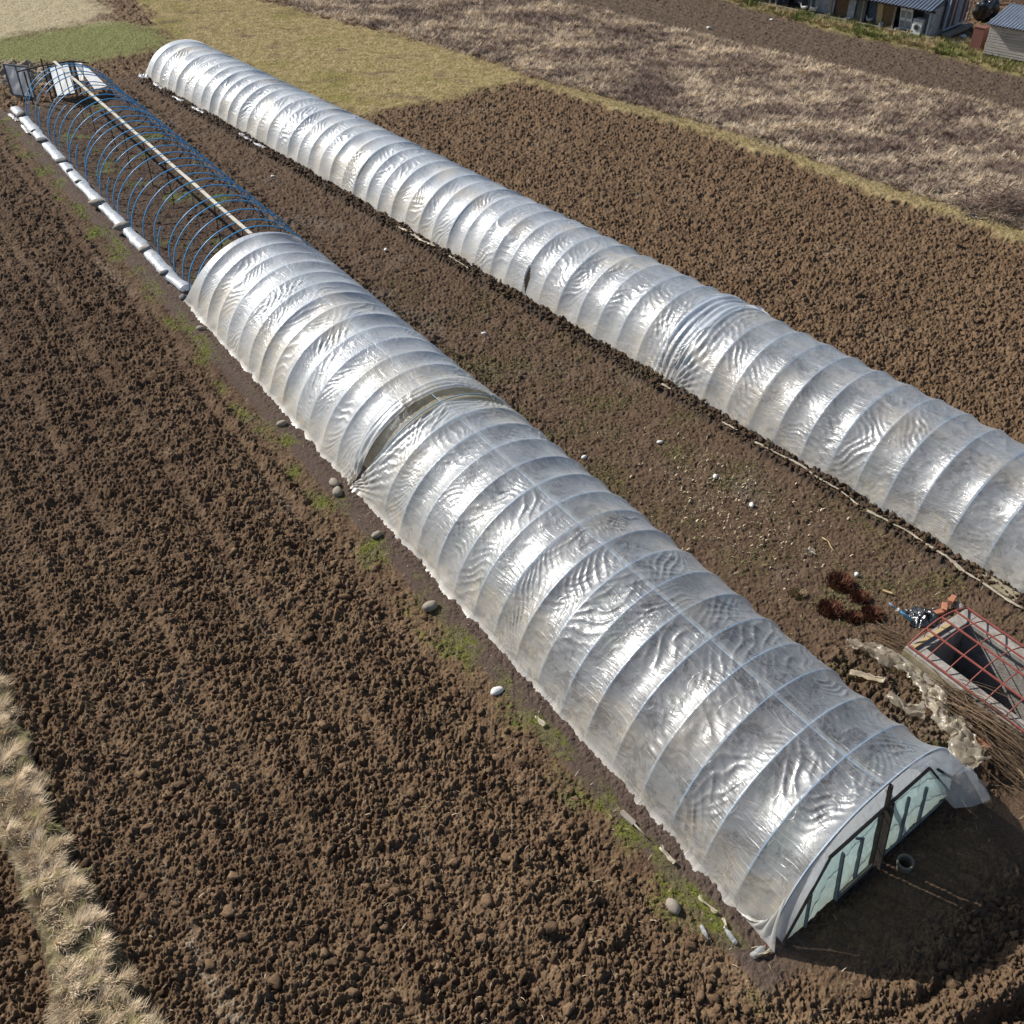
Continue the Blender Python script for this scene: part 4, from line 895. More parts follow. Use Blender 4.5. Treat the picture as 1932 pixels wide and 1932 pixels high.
# bricks
bl = [((1769, 1158), 'pinkish brick lying lowest of the three by the cold frame', .0, .3), ((1780, 1150), 'bright red brick between the two others by the cold frame', .05, 1.2), ((1793, 1140), 'orange brick standing tallest on the small heap by the cold frame', .12, .9)]
for (uv_, l_, dz, a) in bl:
    p = at(*uv_); mb = MB(); mb.box((0, 0, .05 + dz), (.25, .12, .075 if dz < .1 else .12), Matrix.Rotation(a, 3, 'Z')); o = mb.build('brick', M['brick'], None, bevel=.008); o.location = (p[0], p[1], gz(p[0], p[1])); tag(o, l_, 'brick', 'bricks by the cold frame')
p = at(1808, 1146); stone('rubble', p, .13, M['stone'], 'pale lump of rubble behind the bricks', 'rubble', None, 77)
# black sheet and blue stand pipe
p = at(1742, 1166); n1, n2 = 40, 34; U, V_ = np.meshgrid(np.linspace(-1, 1, n1), np.linspace(-1, 1, n2))
zz = .20 * np.exp(-(U ** 2 + V_ ** 2) * 1.6) * (1 + .7 * noise(U * 2.5, V_ * 2.5, 5)) + .07 * np.abs(noise(U * 5, V_ * 5, 6)) + .02
P = np.stack([p[0] + (U + .15 * noise(U * 2, V_ * 2, 8)) * .34, p[1] + (V_ + .2 * noise(U * 2, V_ * 2, 9)) * .30, gz(p[0], p[1]) + zz], -1).reshape(-1, 3)
o = link('plastic_sheet', mesh_np('plastic_sheet', P - P.mean(0), gridq(n2, n1)), M['bag'], None, True); o.location = P.mean(0); tag(o, 'crumpled shiny black plastic sheet beside the bricks', 'plastic sheet')
a = at(1679, 1133, .5); b = at(1722, 1168, .1); sp_ = thing('standpipe', 'light blue standpipe leaning over the black plastic sheet', 'standpipe', (b[0], b[1], 0))
lo_ = np.array([b[0], b[1], .05]); hi_ = np.array([a[0], a[1], .42])
mb = MB(); mb.tube([lo_, lo_ * .4 + hi_ * .6], .035, 9); mb.build('pipe', M['bluepipe'], sp_, True)
mb = MB(); mb.tube([lo_ * .4 + hi_ * .6, hi_], .017, 8); mb.build('pipe', M['palehoop'], sp_, True)
m_ = lo_ * .4 + hi_ * .6; mb = MB(); mb.tube([m_ * .97 + lo_ * .03, m_ * .9 + hi_ * .1], .05, 10); mb.build('collar', M['whiteplastic'], sp_, True)
mb = MB(); mb.tube([m_ * .5 + hi_ * .5, (m_ * .5 + hi_ * .5) + np.array([.03, .05, .1])], .01, 6); mb.build('tap', M['redsteel'], sp_, True)
p = at(1674, 1118); mb = MB(); mb.box((0, 0, .04), (.22, .06, .05), Matrix.Rotation(-.5, 3, 'Z')); o = mb.build('wood_block', M['tanwood'], None, bevel=.005); o.location = (p[0], p[1], gz(p[0], p[1])); tag(o, 'short pale offcut of wood above the blue standpipe', 'wood block')
p = at(1616, 1085); mb = MB(); mb.tube([(0, 0, 0), (0, 0, .11)], [.04, .055], 12); o = mb.build('plastic_cup', M['whiteplastic'], None, True); o.location = (p[0], p[1], gz(p[0], p[1])); tag(o, 'white plastic cup above the reddish bushes', 'cup')
p = at(1551, 1015); mb = MB(); mb.tube([(0, 0, .03), (.09, -.2, .07), (.12, -.42, .06), (.2, -.6, .04)], [.012, .014, .012, .006], 6); mb.tube([(.09, -.2, .07), (-.06, -.14, .12)], [.008, .003], 5); o = mb.build('dry_stalk', M['tanwood'], None, True); o.location = (p[0], p[1], gz(p[0], p[1]) + .02); tag(o, 'forked tan stalk lying alone among the weeds', 'stalk')
# torn film heaps between tunnel and cold frame
zt = .12
ribbon('torn_film', [at(1588, 1222, zt), at(1640, 1232, zt), at(1690, 1252, zt), at(1735, 1283, zt), at(1752, 1320, zt), at(1768, 1352, zt)], .30, M['scrap'], 'long draped strip of torn cream film lying farthest from the tunnel door', 'torn film', .20, 501, opq=0.34, dirt_sheen=.45, lift=.08, nv=30)
ribbon('torn_film', [at(1765, 1300, zt), at(1772, 1335, zt), at(1768, 1372, zt), at(1790, 1392, zt)], .30, M['scrap'], 'twisted cream film bent like an elbow beside the twigs', 'torn film', .22, 502, opq=0.42, dirt_sheen=.5, lift=.12, nv=28)
ribbon('torn_film', [at(1668, 1318, zt), at(1700, 1345, zt), at(1745, 1352, zt)], .24, M['scrap'], 'short flap of torn film lying on the dug earth nearest the front tunnel', 'torn film', .16, 503, opq=0.32, dirt_sheen=.35, lift=.08, nv=24)
ribbon('torn_film', [at(1790, 1370, zt), at(1808, 1400, zt), at(1815, 1432, zt), at(1850, 1462, zt)], .46, M['scrap'], 'big wrinkled sheet of torn film close to the loose tunnel flap', 'torn film', .30, 504, opq=0.36, dirt_sheen=.4, lift=.08, nv=40)
ribbon('torn_film', [L(5.55, 3.9), L(5.8, 3.5), L(5.95, 3.2)], .12, M['scrap'], 'half buried shred of film in the dug earth', 'torn film', .08, 505, opq=.8, dirt_sheen=.8, lift=.03)
# bundle of twigs
def twigs(name, n, start, sp, dirv, ln, rad, label, cat, seed, colr=((.07, .05, .035), (.24, .18, .12)), spread=.12, lift=.25, up=.02):
    g = np.random.default_rng(seed); ns = 6; V3 = []; F = []; Cc_ = []
    for i in range(n):
        p = np.array(start) + g.normal(0, 1, 3) * np.array(sp); p[2] = abs(p[2]) * lift / max(sp[2], 1e-6) * .5 + .03
        d_ = np.array(dirv) + g.normal(0, spread, 3) * np.array([1, 1, .35]); d_ /= np.linalg.norm(d_); l_ = ln * g.uniform(.45, 1.15); r0 = rad * g.uniform(.5, 1.3); bend = g.normal(0, .10, 3); u_ = np.cross(d_, [0, 0, 1.]); u_ /= np.linalg.norm(u_) + 1e-6
        col = np.array(colr[0]) + (np.array(colr[1]) - np.array(colr[0])) * g.random() ** 1.6; b0 = len(V3)
        for k in range(ns):
            t_ = k / (ns - 1); c_ = p + d_ * l_ * (t_ - .5) + bend * l_ * math.sin(math.pi * t_) ; c_[2] = max(c_[2] + up * t_, .015); r1 = r0 * (1 - .75 * t_)
            for q_ in range(3):
                a = 2.094 * q_; V3.append(c_ + u_ * math.cos(a) * r1 + np.array([0, 0, 1]) * math.sin(a) * r1); Cc_.append(col)
        for k in range(ns - 1):
            for q_ in range(3): F.append((b0 + k * 3 + q_, b0 + k * 3 + (q_ + 1) % 3, b0 + (k + 1) * 3 + (q_ + 1) % 3, b0 + (k + 1) * 3 + q_))
    V3 = np.array(V3); o3 = np.array(start, float); o3[2] = 0
    o = link(name, mesh_np(name, V3 - o3, np.array(F), None, np.array(Cc_) / .17), M['twig'], None, False); o.location = o3; return tag(o, label, cat)
s0_ = L(6.55, 1.0); twigs('twig_bundle', 420, (s0_[0], s0_[1], .1), (.16, .34, .1), (-DX * 1, -DY * 1, 0), 2.6, .010, 'long bundle of brown twigs fanned out beside the cold frame', 'twigs', 3, spread=.11)
s1_ = L(6.35, -.35); mb = MB(); mb.bar(L(6.75, 1.45, .30), L(6.2, .1, .22), .045, .03); o = mb.build('lath', M['tanwood'], None, bevel=.003, loc=L(6.5, .8, .2)); tag(o, 'straight pale lath lying on the twig bundle', 'lath')
p = at(1856, 1404, .3); mb = MB(); mb.box((0, 0, 0), (.25, .12, .08), Matrix.Rotation(1.9, 3, 'Z') @ Matrix.Rotation(.35, 3, 'X')); o = mb.build('brick', M['brick'], None, bevel=.008); o.location = (p[0], p[1], .30); tag(o, 'pale pink brick lying alone on the twig bundle', 'brick')
q_ = at(1705, 1207); twigs('twig_bundle', 60, (q_[0] - .25, q_[1] - .1, .05), (.14, .14, .04), (.75, -.75, .06), .95, .007, 'loose handful of thin twigs at the corner of the cold frame', 'twigs', 4, spread=.3, lift=.1)
# reddish dead bushes
def bush(u, v, r, h, label, lo, hi, seed, n=900, cat='bush'):
    g = np.random.default_rng(seed); p = at(u, v); a = g.uniform(0, 6.28, n); rr = r * np.sqrt(g.random(n)); P_ = np.stack([p[0] + np.cos(a) * rr, p[1] + np.sin(a) * rr], -1).astype(np.float32)
    z = height(P_[:, 0], P_[:, 1]); P_ = np.concatenate([P_, z[:, None]], 1)
    t_ = g.random(n)[:, None]; col = (np.array(lo) * (1 - t_) + np.array(hi) * t_).astype(np.float32)
    o = blades('dead_bush', P_, g.uniform(.4, 1.1, n) * h * (1.15 - .6 * rr / r), g.uniform(.004, .011, n), g.uniform(.1, .9, n), a + g.normal(0, .7, n), col, M['grass'], None, None, None)
    for k in ('kind',):
        if k in o: del o[k]
    return tag(o, label, cat, 'dead garden plants between the tunnels')
for i, (u, v, r, h, l_) in enumerate(((1585, 1100, .34, .26, 'wide reddish brown bush below the white cup'), (1622, 1128, .22, .2, 'small russet bush beside the wide reddish one'), (1566, 1150, .30, .22, 'dark red brown bush nearest the front tunnel'),
                                   (1645, 1160, .26, .2, 'sparse brown bush to the left of the black sheet'), (1610, 1165, .2, .16, 'low dull red plant between the dark bush and the sparse one'))):
    bush(u, v, r, h, l_, (.075, .035, .025), (.20, .085, .05), 60 + i)
bush(1506, 1120, .2, .16, 'straw coloured tussock left of the reddish bushes', (.22, .17, .10), (.40, .32, .2), 70, 600, 'tussock')
bush(1527, 1042, .16, .07, 'heap of whitish dead leaves on the bare earth', (.45, .40, .32), (.75, .70, .6), 71, 160, 'dead leaves')
# film strips and plank along the rear tunnel
z4_ = lambda x, y: (1241.7 + .35735 * x, 620.9 + .35735 * y)
ribbon('film_strip', [at(*z4_(*k)) for k in ((500, 612), (620, 680), (760, 752), (840, 812), (960, 882), (1055, 960))], .05, M['scrap'], 'narrow tan strip of film along the middle of the rear tunnel', 'film strip', .035, 601, opq=1., dirt_sheen=.35, nv=8)
ribbon('film_strip', [at(*z4_(*k)) for k in ((1085, 982), (1200, 1035), (1310, 1095), (1420, 1170), (1540, 1245), (1600, 1300), (1740, 1385), (1870, 1480), (1925, 1500))], .06, M['scrap'], 'long winding tan strip of film at the near end of the rear tunnel', 'film strip', .04, 602, opq=1., dirt_sheen=.35, nv=8)
ribbon('film_strip', [at(*z4_(*k)) for k in ((330, 508), (420, 565))], .05, M['scrap'], 'short tan strip of film beyond the longer ones at the rear tunnel', 'film strip', .03, 603, opq=1., dirt_sheen=.3, nv=8)
ribbon('film_strip', [at(*z4_(*k)) for k in ((10, 310), (70, 345))], .06, M['scrap'], 'small pale strip of film by the bunched overlap of the rear tunnel', 'film strip', .03, 604, opq=1., dirt_sheen=.2, nv=8)
zc_ = lambda x, y: (248.3 + .2571 * x, 49.7 + .2571 * y)
for i, (pl, l_) in enumerate((((( 305, 535), (380, 570)), 'white strip of film on the soil, farthest but one along the rear tunnel'), (((445, 610), (535, 662)), 'thin white lath like strip of film beside the far rear tunnel'), (((795, 805), (860, 850), (980, 920)), 'long white strip of film at the foot of the far rear tunnel'),
                            (((60, 392), (130, 402)), 'cream bundle of film sticking out at the far corner of the rear tunnel'), (((170, 440), (240, 490)), 'broken white strip of film next to the far corner bundle'))):
    ribbon('film_strip', [at(*zc_(*k)) for k in pl], .12 if i != 3 else .25, M['film'], l_, 'film strip', .06 if i != 3 else .2, 610 + i, opq=.98, dirt_sheen=.2, nv=10)
zd_ = lambda x, y: ((900 + x * .3623) * .8278, (300 + y * .3623) * .8278)
ribbon('film_strip', [at(*zd_(*k)) for k in ((10, 620), (100, 665), (180, 715), (260, 745))], .10, M['scrap'], 'cream twist of film at the foot of the rear tunnel before its slit', 'film strip', .07, 620, opq=1., dirt_sheen=.3, nv=10)
ribbon('film_strip', [at(*zd_(*k)) for k in ((340, 800), (400, 845), (465, 885))], .05, M['scrap'], 'thin tan strip of film just left of the slit in the rear tunnel', 'film strip', .03, 621, opq=1., dirt_sheen=.3, nv=8)
a = at(1850, 1086, .1); b = at(1921, 1131, .1); mb = MB(); mb.bar(a + np.array([0, 0, .02]), b + np.array([0, 0, .02]), .30, .045); o = mb.build('plank', M['mossy'], None, bevel=.006, loc=[(a[0] + b[0]) / 2, (a[1] + b[1]) / 2, .05]); tag(o, 'wide mossy grey plank leaning at the foot of the rear tunnel', 'plank')
mb = MB(); mb.tube([at(*z4_(*k), .10) for k in ((1090, 975), (1200, 1000), (1290, 1030), (1380, 1085))], .014, 6); o = mb.build('hose', M['blackhole'], None, True, loc=at(*z4_(1200, 1010))); tag(o, 'thin dark hose lying on the berm of the rear tunnel', 'hose')
# leaning film covered frame and door at the bare end
zt_ = lambda x, y: (x * .1714, 82.8 + y * .1714)
def film_frame(name, label, cat, bl, br_, tl, tr_, th=.05, mull=1, parent=None, opq=.8):
    bl, br_, tl, tr_ = [np.array(q, float) for q in (bl, br_, tl, tr_)]
    t_ = parent or thing(name, label, cat, bl); l0 = np.array(t_.location)
    n_ = np.cross(br_ - bl, tl - bl); n_ /= np.linalg.norm(n_)
    u = np.linspace(.02, .98, 16); U, V_ = np.meshgrid(u, u)
    P = (bl * (1 - U[..., None]) + br_ * U[..., None]) * (1 - V_[..., None]) + (tl * (1 - U[..., None]) + tr_ * U[..., None]) * V_[..., None]
    P = P - n_ * (.02 + .03 * noise(U * 4, V_ * 4, 3))[..., None]
    me = mesh_np('film', P.reshape(-1, 3) - l0, gridq(16, 16), None, np.stack([np.full(U.shape, opq), .25 + .5 * (1 - V_) ** 3, U * 0], -1).reshape(-1, 3), np.stack([U * 1.3, V_ * 1.5], -1).reshape(-1, 2))
    link('film', me, M['film'], t_, True)
    for a, b in ((bl, br_), (tl, tr_), (bl, tl), (br_, tr_)):
        mb = MB(); mb.bar(a, b, th, th, n_); mb.build('frame_bar', M['bluewood'] if mull else M['greywood'], t_, bevel=.003)
    for k in range(mull):
        f = (k + 1) / (mull + 1); mb = MB(); mb.bar(bl * (1 - f) + br_ * f, tl * (1 - f) + tr_ * f, th * .8, th * .8, n_); mb.build('mullion', M['bluewood'], t_, bevel=.003)
    return t_
a = at(*zt_(140, 570)); b = at(*zt_(392, 608)); up = np.array([-.12, .25, 1.45])
film_frame('door_leaf', 'film covered door leaf standing open beyond the left end of the bare hoops', 'door', a + [0, 0, .05], b + [0, 0, .05], a + up, b + up * np.array([.7, 1, 1.02]), .07, 1, None, .97)
film_frame('door_leaf', 'film covered door leaf with a middle bar standing inside the last bare hoops', 'door', FE(2.32, .08, -.05), FE(3.3, .08, -.1), FE(2.3, 1.52, -.05), FE(3.28, 1.52, -.1), .06, 2, None, .97)
film_frame('torn_sheet', 'torn pale film hanging right of the door at the bare end', 'film', FE(4.25, .05), FE(5.0, .05), FE(3.62, 1.45), FE(4.15, 1.25), .03, 0, None, .92)
film_frame('torn_sheet', 'narrow strip of pale film next to the torn one at the bare end', 'film', FE(3.62, .6), FE(3.85, .55), FE(3.6, 1.5), FE(4.0, 1.42), .03, 0, None, .92)
# heap of old straw beyond the bare hoops
p = at(28, 142); U, V_ = np.meshgrid(np.linspace(-1, 1, 90), np.linspace(-1, 1, 60)); f_ = np.clip(1 - U ** 2 - V_ ** 2, 0, 1)
zz = .6 * f_ ** .8 * (1 + .5 * noise(U * 3, V_ * 2, 31) + .3 * noise(U * 9, V_ * 7, 32) + .2 * noise(U * 20, V_ * 15, 33)) - .06
P = np.stack([U * 2.6, V_ * 1.5, zz], -1).reshape(-1, 3); cl = (np.array([.34, .27, .19]) * (1 + .5 * noise(U * 8, V_ * 6, 34))[..., None]).reshape(-1, 3)
o = link('straw_heap', mesh_np('straw_heap', P, gridq(60, 90), None, cl), M['ground'], None, True); o.location = (p[0], p[1], 0); tag(o, 'low heap of pale rotten straw behind the open door leaf', 'heap')
# brush pile on the fallow strip
p = at(1892, 402); twigs('brush_pile', 420, (p[0], p[1], .3), (.85, .5, .25), (1, .25, .12), 1.5, .014, 'tangled pile of grey brushwood at the edge of the fallow field', 'brush pile', 9, ((.07, .05, .045), (.34, .28, .25)), .9, .6)
p = at(1838, 412); twigs('log', 8, (p[0], p[1], .1), (.12, .12, .05), (.6, -.6, .1), .8, .05, 'few pale broken logs left of the brush pile', 'logs', 10, ((.2, .18, .16), (.42, .38, .33)), .3, .15)

# ------------------------------------------------------------------ sheds
CR = np.array([24.5, 64.5]); FD = np.array([-.7103, .7039]); SD = np.array([.7039, .7103])
def S3(t, dpt, z=0.): return np.array([CR[0] + FD[0] * t + SD[0] * dpt, CR[1] + FD[1] * t + SD[1] * dpt, z])
SA = math.atan2(FD[1], FD[0])
def sbox(t0, t1, d0, d1, z0, z1, name, mtl, parent=None, bev=0):
    mb = MB(); mb.box(S3((t0 + t1) / 2, (d0 + d1) / 2, (z0 + z1) / 2), (t1 - t0, d1 - d0, z1 - z0), Matrix.Rotation(SA, 3, 'Z')); return mb.build(name, mtl, parent, bevel=bev, loc=None if parent else S3((t0 + t1) / 2, (d0 + d1) / 2, z0))
def wavy(p00, p10, p01, p11, n, amp, name, mtl, parent, off):
    """corrugated sheet: p00-p10 eave, p01-p11 upper edge"""
    p00, p10, p01, p11 = [np.array(q, float) for q in (p00, p10, p01, p11)]
    u = np.linspace(0, 1, n * 8 + 1); a = p00 + (p10 - p00) * u[:, None]; b = p01 + (p11 - p01) * u[:, None]
    w_ = amp * np.sin(u * n * 2 * np.pi); a[:, 2] += w_; b[:, 2] += w_
    P = np.concatenate([np.stack([a, b]), np.stack([a, b]) - np.array([0, 0, .012])]).reshape(-1, 3); m_ = len(u)
    Q = np.concatenate([gridq(2, m_), gridq(2, m_)[:, ::-1] + 2 * m_])
    me = mesh_np(name, P - np.array(off), Q); return link(name, me, mtl, parent, True)
M['slate'] = simple('corrugated_grey_sheet', (.12, .145, .19), .45, .35, 3, .1, spec=.5)
M['zinc'] = simple('weathered_zinc', (.40, .44, .50), .45, .3, 3, .1, metal=.3)
M['whitewash'] = simple('stained_whitewash', (.42, .43, .46), .85, .4, 4, .2)
M['greyplank'] = simple('grey_boards', (.20, .195, .20), .85, .35, 5, .3, stretch=(6, 6, .4))
M['bluedoor'] = simple('faded_blue_paint', (.13, .17, .22), .8, .3, 5, .2)
M['brownboard'] = simple('brown_board', (.22, .135, .075), .8, .35, 5, .3)
M['dirtyfloor'] = simple('dirty_floor', (.11, .09, .08), .9, .3, 4, .3)
M['redwood'] = simple('brownish_red_wood', (.20, .085, .065), .8, .3, 7, .3, stretch=(5, 5, .5))
M['hutboard'] = simple('silvered_boards', (.56, .51, .46), .85, .4, 3, .3, stretch=(.4, .4, 8))
M['paleblue'] = simple('pale_blue_frame', (.42, .50, .60), .6, .2, 6, .1)
M['enamel'] = simple('white_enamel', (.78, .78, .78), .3, .05, 6, 0)
M['hen'] = simple('white_feathers', (.72, .70, .66), .9, .2, 14, .2)
M['comb'] = simple('red_comb', (.5, .05, .04), .6, .1, 8, 0)
M['green'] = simple('green_paint', (.03, .16, .06), .5, .3, 5, .1)
M['yellow'] = simple('tan_plastic', (.50, .36, .14), .5, .2, 5, .1)
sh = thing('long_shed', 'long low shed with an open cluttered front and a dark corrugated roof', 'shed', S3(8, 1))
sbox(0, 17, .3, 3.6, -.05, .12, 'floor', M['dirtyfloor'], sh)
sbox(.3, 17, 2.2, 2.3, .12, 2.3, 'back_wall', M['greyplank'], sh)
sbox(-.06, .06, .1, 3.5, -.05, 1.60, 'end_wall', M['whitewash'], sh)
sbox(-.3, 17, -.12, .12, .0, .16, 'base_beam', M['greywood'], sh)
mb = MB(); mb.add([S3(-.05, .1, 1.59), S3(-.05, 3.5, 1.59), S3(-.05, 3.5, 2.6), S3(.05, .1, 1.59), S3(.05, 3.5, 1.59), S3(.05, 3.5, 2.6)], [(0, 1, 2), (3, 5, 4), (0, 3, 4, 1), (1, 4, 5, 2), (0, 2, 5, 3)]); mb.build('gable', M['greyplank'], sh)
wavy(S3(-.06, -.35, 1.56), S3(17, -.35, 1.56), S3(-.06, 3.8, 2.75), S3(17, 3.8, 2.75), 78, .03, 'roof', M['slate'], sh, sh.location)
sbox(-.2, 17, -.12, -.04, 1.42, 1.53, 'eave_board', M['darkwood'], sh)
for i, (t0, t1, dp, h, mt) in enumerate(((5.12, 5.6, .35, 1.5, 'whitewash'), (5.62, 6.6, .6, 1.5, 'brownboard'), (6.62, 8.0, .5, 1.5, 'whitewash'), (4.45, 5.1, .45, 1.5, 'greyplank'), (3.72, 4.42, .7, 1.5, 'bluedoor'), (8.05, 8.7, .8, 1.5, 'bluedoor'), (.1, 1.1, 1.3, 1.5, 'whitewash'), (10.4, 12.5, .9, 1.5, 'bluedoor'), (9.0, 10.2, 1.6, 1.5, 'greyplank'))):
    sbox(t0, t1, dp, dp + .05, .12, h, 'infill_panel', M[mt], sh)
for t0 in (.12, 2.35, 4.44, 6.6, 8.02, 10.55, 11.0, 13): sbox(t0 - .05, t0 + .05, .0, .1, .16, 1.52, 'post', M['paleblue' if t0 < 1 else 'greywood'], sh)
sbox(.05, .55, .02, .08, 1.36, 1.46, 'rail', M['paleblue'], sh)
# things in the shed
def lean(t0, t1, dp, h, name, mtl, label, cat, tilt=.25, z0=.13):
    o = thing(name, label, cat, S3((t0 + t1) / 2, dp, z0)); o.rotation_euler = (0, 0, SA)
    mb = MB(); mb.bar((0, 0, 0), (0, -tilt * 1., h), t1 - t0, .045, (0, 1, 0)) if False else mb.box((0, 0, h / 2), (t1 - t0, .045, h)); b = mb.build('leaf', M[mtl], None, bevel=.004); b.parent = o; b.rotation_euler = (tilt * .6, 0, 0)
    return o, b
o, b = lean(1.35, 2.15, .55, 1.38, 'old_door', 'enamel', 'old white panelled door leaning inside the shed next to the washing machine', 'door', -.35)
for x in (-.2, .2):
    for z in (.32, .88):
        for sy in (-1, 1):
            mb = MB(); mb.box((x, sy * .027, z), (.28, .012, .40)); p_ = mb.build('door_panel', M['whitewash'], None); p_.parent = b
mb = MB(); mb.box((0, .03, .64), (.05, .02, 1.2)); p_ = mb.build('middle_bar', M['whitewash'], None); p_.parent = b
lean(2.5, 3.3, .5, 1.28, 'board', 'brownboard', 'wide brown board leaning in the shed front', 'board', -.3)
lean(3.25, 3.62, .45, 1.32, 'board', 'tanwood', 'narrow tan board leaning against the wide brown board', 'board', -.3)
wm = thing('washing_machine', 'white front loading washing machine in the near end of the shed', 'washing machine', S3(.75, .45, .12)); wm.rotation_euler = (0, 0, SA)
def wadd(mb, nm, m_, sm=False, bev=0): o_ = mb.build(nm, M[m_], None, sm, bev); o_.parent = wm; return o_
mb = MB(); mb.box((0, .28, .425), (.6, .55, .85)); wadd(mb, 'casing', 'enamel', False, .02)
FS = 1 if (SD @ np.array([-math.sin(SA), math.cos(SA)])) > 0 else -1
for nm, y_, r_, m_ in (('door_ring', 0, .19, 'whitewash'), ('door_glass', -.015, .13, 'blackhole')):
    mb = MB(); yy = .0 if FS > 0 else .56; sg = -1 if FS > 0 else 1; mb.tube([(0, yy + sg * .0, .42), (0, yy + sg * (.02 - y_), .42)], r_, 20); wadd(mb, nm, m_)
mb = MB(); mb.box((0, yy + sg * .01, .78), (.56, .015, .1)); wadd(mb, 'control_panel', 'whitewash')
# hens
def hen(t, dp, az, label, mtl='hen', sc_=1.):
    h_ = thing('hen', label, 'hen', S3(t, dp, .13), 'hens in front of the shed'); ca, sa = math.cos(az), math.sin(az)
    def T(x, y, z): return (sc_ * (x * ca - y * sa), sc_ * (x * sa + y * ca), sc_ * z)
    path = [(-.26, 0, .38), (-.2, 0, .32), (-.13, 0, .26), (-.02, 0, .22), (.09, 0, .23), (.15, 0, .29), (.18, 0, .36), (.205, 0, .41), (.235, 0, .42)]
    mb = MB(); mb.tube([T(*p) for p in path], [k * sc_ for k in (.012, .05, .085, .105, .095, .06, .038, .036, .012)], 12); o_ = mb.build('body', M[mtl], None, True); o_.parent = h_
    mb = MB(); mb.tube([T(.2, 0, .45), T(.215, 0, .475), T(.19, 0, .46)], [.008 * sc_, .014 * sc_, .006 * sc_], 6); mb.tube([T(.215, 0, .40), T(.217, 0, .37)], .01 * sc_, 6); o_ = mb.build('comb', M['comb'], None, True); o_.parent = h_
    mb = MB(); mb.tube([T(.23, 0, .42), T(.27, 0, .405)], [.012 * sc_, .002], 6); o_ = mb.build('beak', M['yellow'], None, True); o_.parent = h_
    for s_ in (-1, 1):
        mb = MB(); mb.tube([T(.01, s_ * .045, .15), T(.0, s_ * .045, .0), T(.05, s_ * .045, .0)], .009 * sc_, 5); o_ = mb.build('leg', M['yellow'], None, True); o_.parent = h_
hen(8.45, -.02, 2.6, 'white hen walking at the shed edge, left one of the close pair')
hen(7.72, .0, .2, 'white hen at the shed edge, right one of the close pair')
hen(9.3, .9, 1.9, 'greyish hen standing deeper in the dark opening of the shed', 'whitewash')
hen(4.0, .2, 2.4, 'grey hen in front of the blue door of the shed', 'whitewash')
def pot(t, dp, r, h, mtl, label, cat):
    p = S3(t, dp, .13); mb = MB(); mb.tube([(0, 0, 0), (0, 0, h)], [r * .75, r], 14, False); mb.tube([(0, 0, .012), (0, 0, .014)], r * .74, 14); o_ = mb.build(cat.replace(' ', '_'), M[mtl], None, True); o_.location = p; tag(o_, label, cat)
pot(3.05, .0, .14, .24, 'zinc', 'grey metal bucket before the leaning boards', 'bucket'); pot(1.25, .02, .09, .16, 'whitewash', 'small pale pot beside the washing machine', 'pot'); pot(1.0, .0, .13, .2, 'yellow', 'tan plastic pot at the foot of the washing machine', 'pot')
pot(2.0, -.02, .12, .14, 'paleblue', 'pale blue basin at the foot of the old door', 'basin'); pot(6.85, .2, .16, .16, 'whitewash', 'pale basin between the hens and the brown panel', 'basin'); pot(5.4, .1, .2, .1, 'enamel', 'flat white tub on the shed edge', 'tub')
def tyre(t, dp, label):
    p = S3(t, dp, .45); vs = []; fs = []; n1, n2 = 24, 8
    for i in range(n1):
        a = 2 * math.pi * i / n1
        for j in range(n2): b_ = 2 * math.pi * j / n2; r = .25 + .085 * math.cos(b_); vs.append((r * math.cos(a), .07 * math.sin(b_), r * math.sin(a)))
    fs = [(i * n2 + j, ((i + 1) % n1) * n2 + j, ((i + 1) % n1) * n2 + (j + 1) % n2, i * n2 + (j + 1) % n2) for i in range(n1) for j in range(n2)]
    mb = MB(); mb.add(vs, fs); o_ = mb.build('tyre', M['blackhole'], None, True); o_.location = p; o_.rotation_euler = (.25, 0, SA + .2); tag(o_, label, 'tyre')
tyre(10.1, .3, 'worn grey tyre leaning at the left opening of the shed')
# white glazed frame standing against the end wall
wf = thing('window_frame', 'pale blue frame with five upright bars against the end wall of the shed', 'frame', S3(-.4, 2.8, 0))
def SW(d_, z): return S3(-.35 - .02 * z, d_, z)
mb = MB(); mb.bar(SW(1.15, .35), SW(4.2, .35), .06, .06); mb.build('bottom_bar', M['paleblue'], wf); mb = MB(); mb.bar(SW(1.3, 2.1), SW(4.2, 2.3), .06, .06); mb.build('top_bar', M['paleblue'], wf)
for k, d_ in enumerate(np.linspace(1.15, 4.2, 5)): mb = MB(); mb.bar(SW(d_, .35), SW(d_ + .08, 2.12 + .05 * k), .06, .06, (FD[0], FD[1], 0)); mb.build('upright', M['paleblue'], wf)
for k, mt in enumerate(('bluedoor', 'redwood', 'whitewash', 'redwood')):
    d0 = 1.2 + k * .76; mb = MB(); mb.box(S3(-.2, d0 + .36, 1.2), (.03, .7, 1.7), Matrix.Rotation(SA, 3, 'Z')); mb.build('board', M[mt], wf)
sbox(-.7, -.1, 3.4, 3.8, 0, .25, 'step_block', M['concrete']); bpy.data.objects['step_block']['label'] = 'low concrete block beyond the barred frame'; bpy.data.objects['step_block']['category'] = 'block'
o = sbox(-.75, -.45, .9, 4.4, 0, .22, 'sill_beam', M['greywood']); tag(o, 'long grey beam on the ground below the barred frame', 'beam')
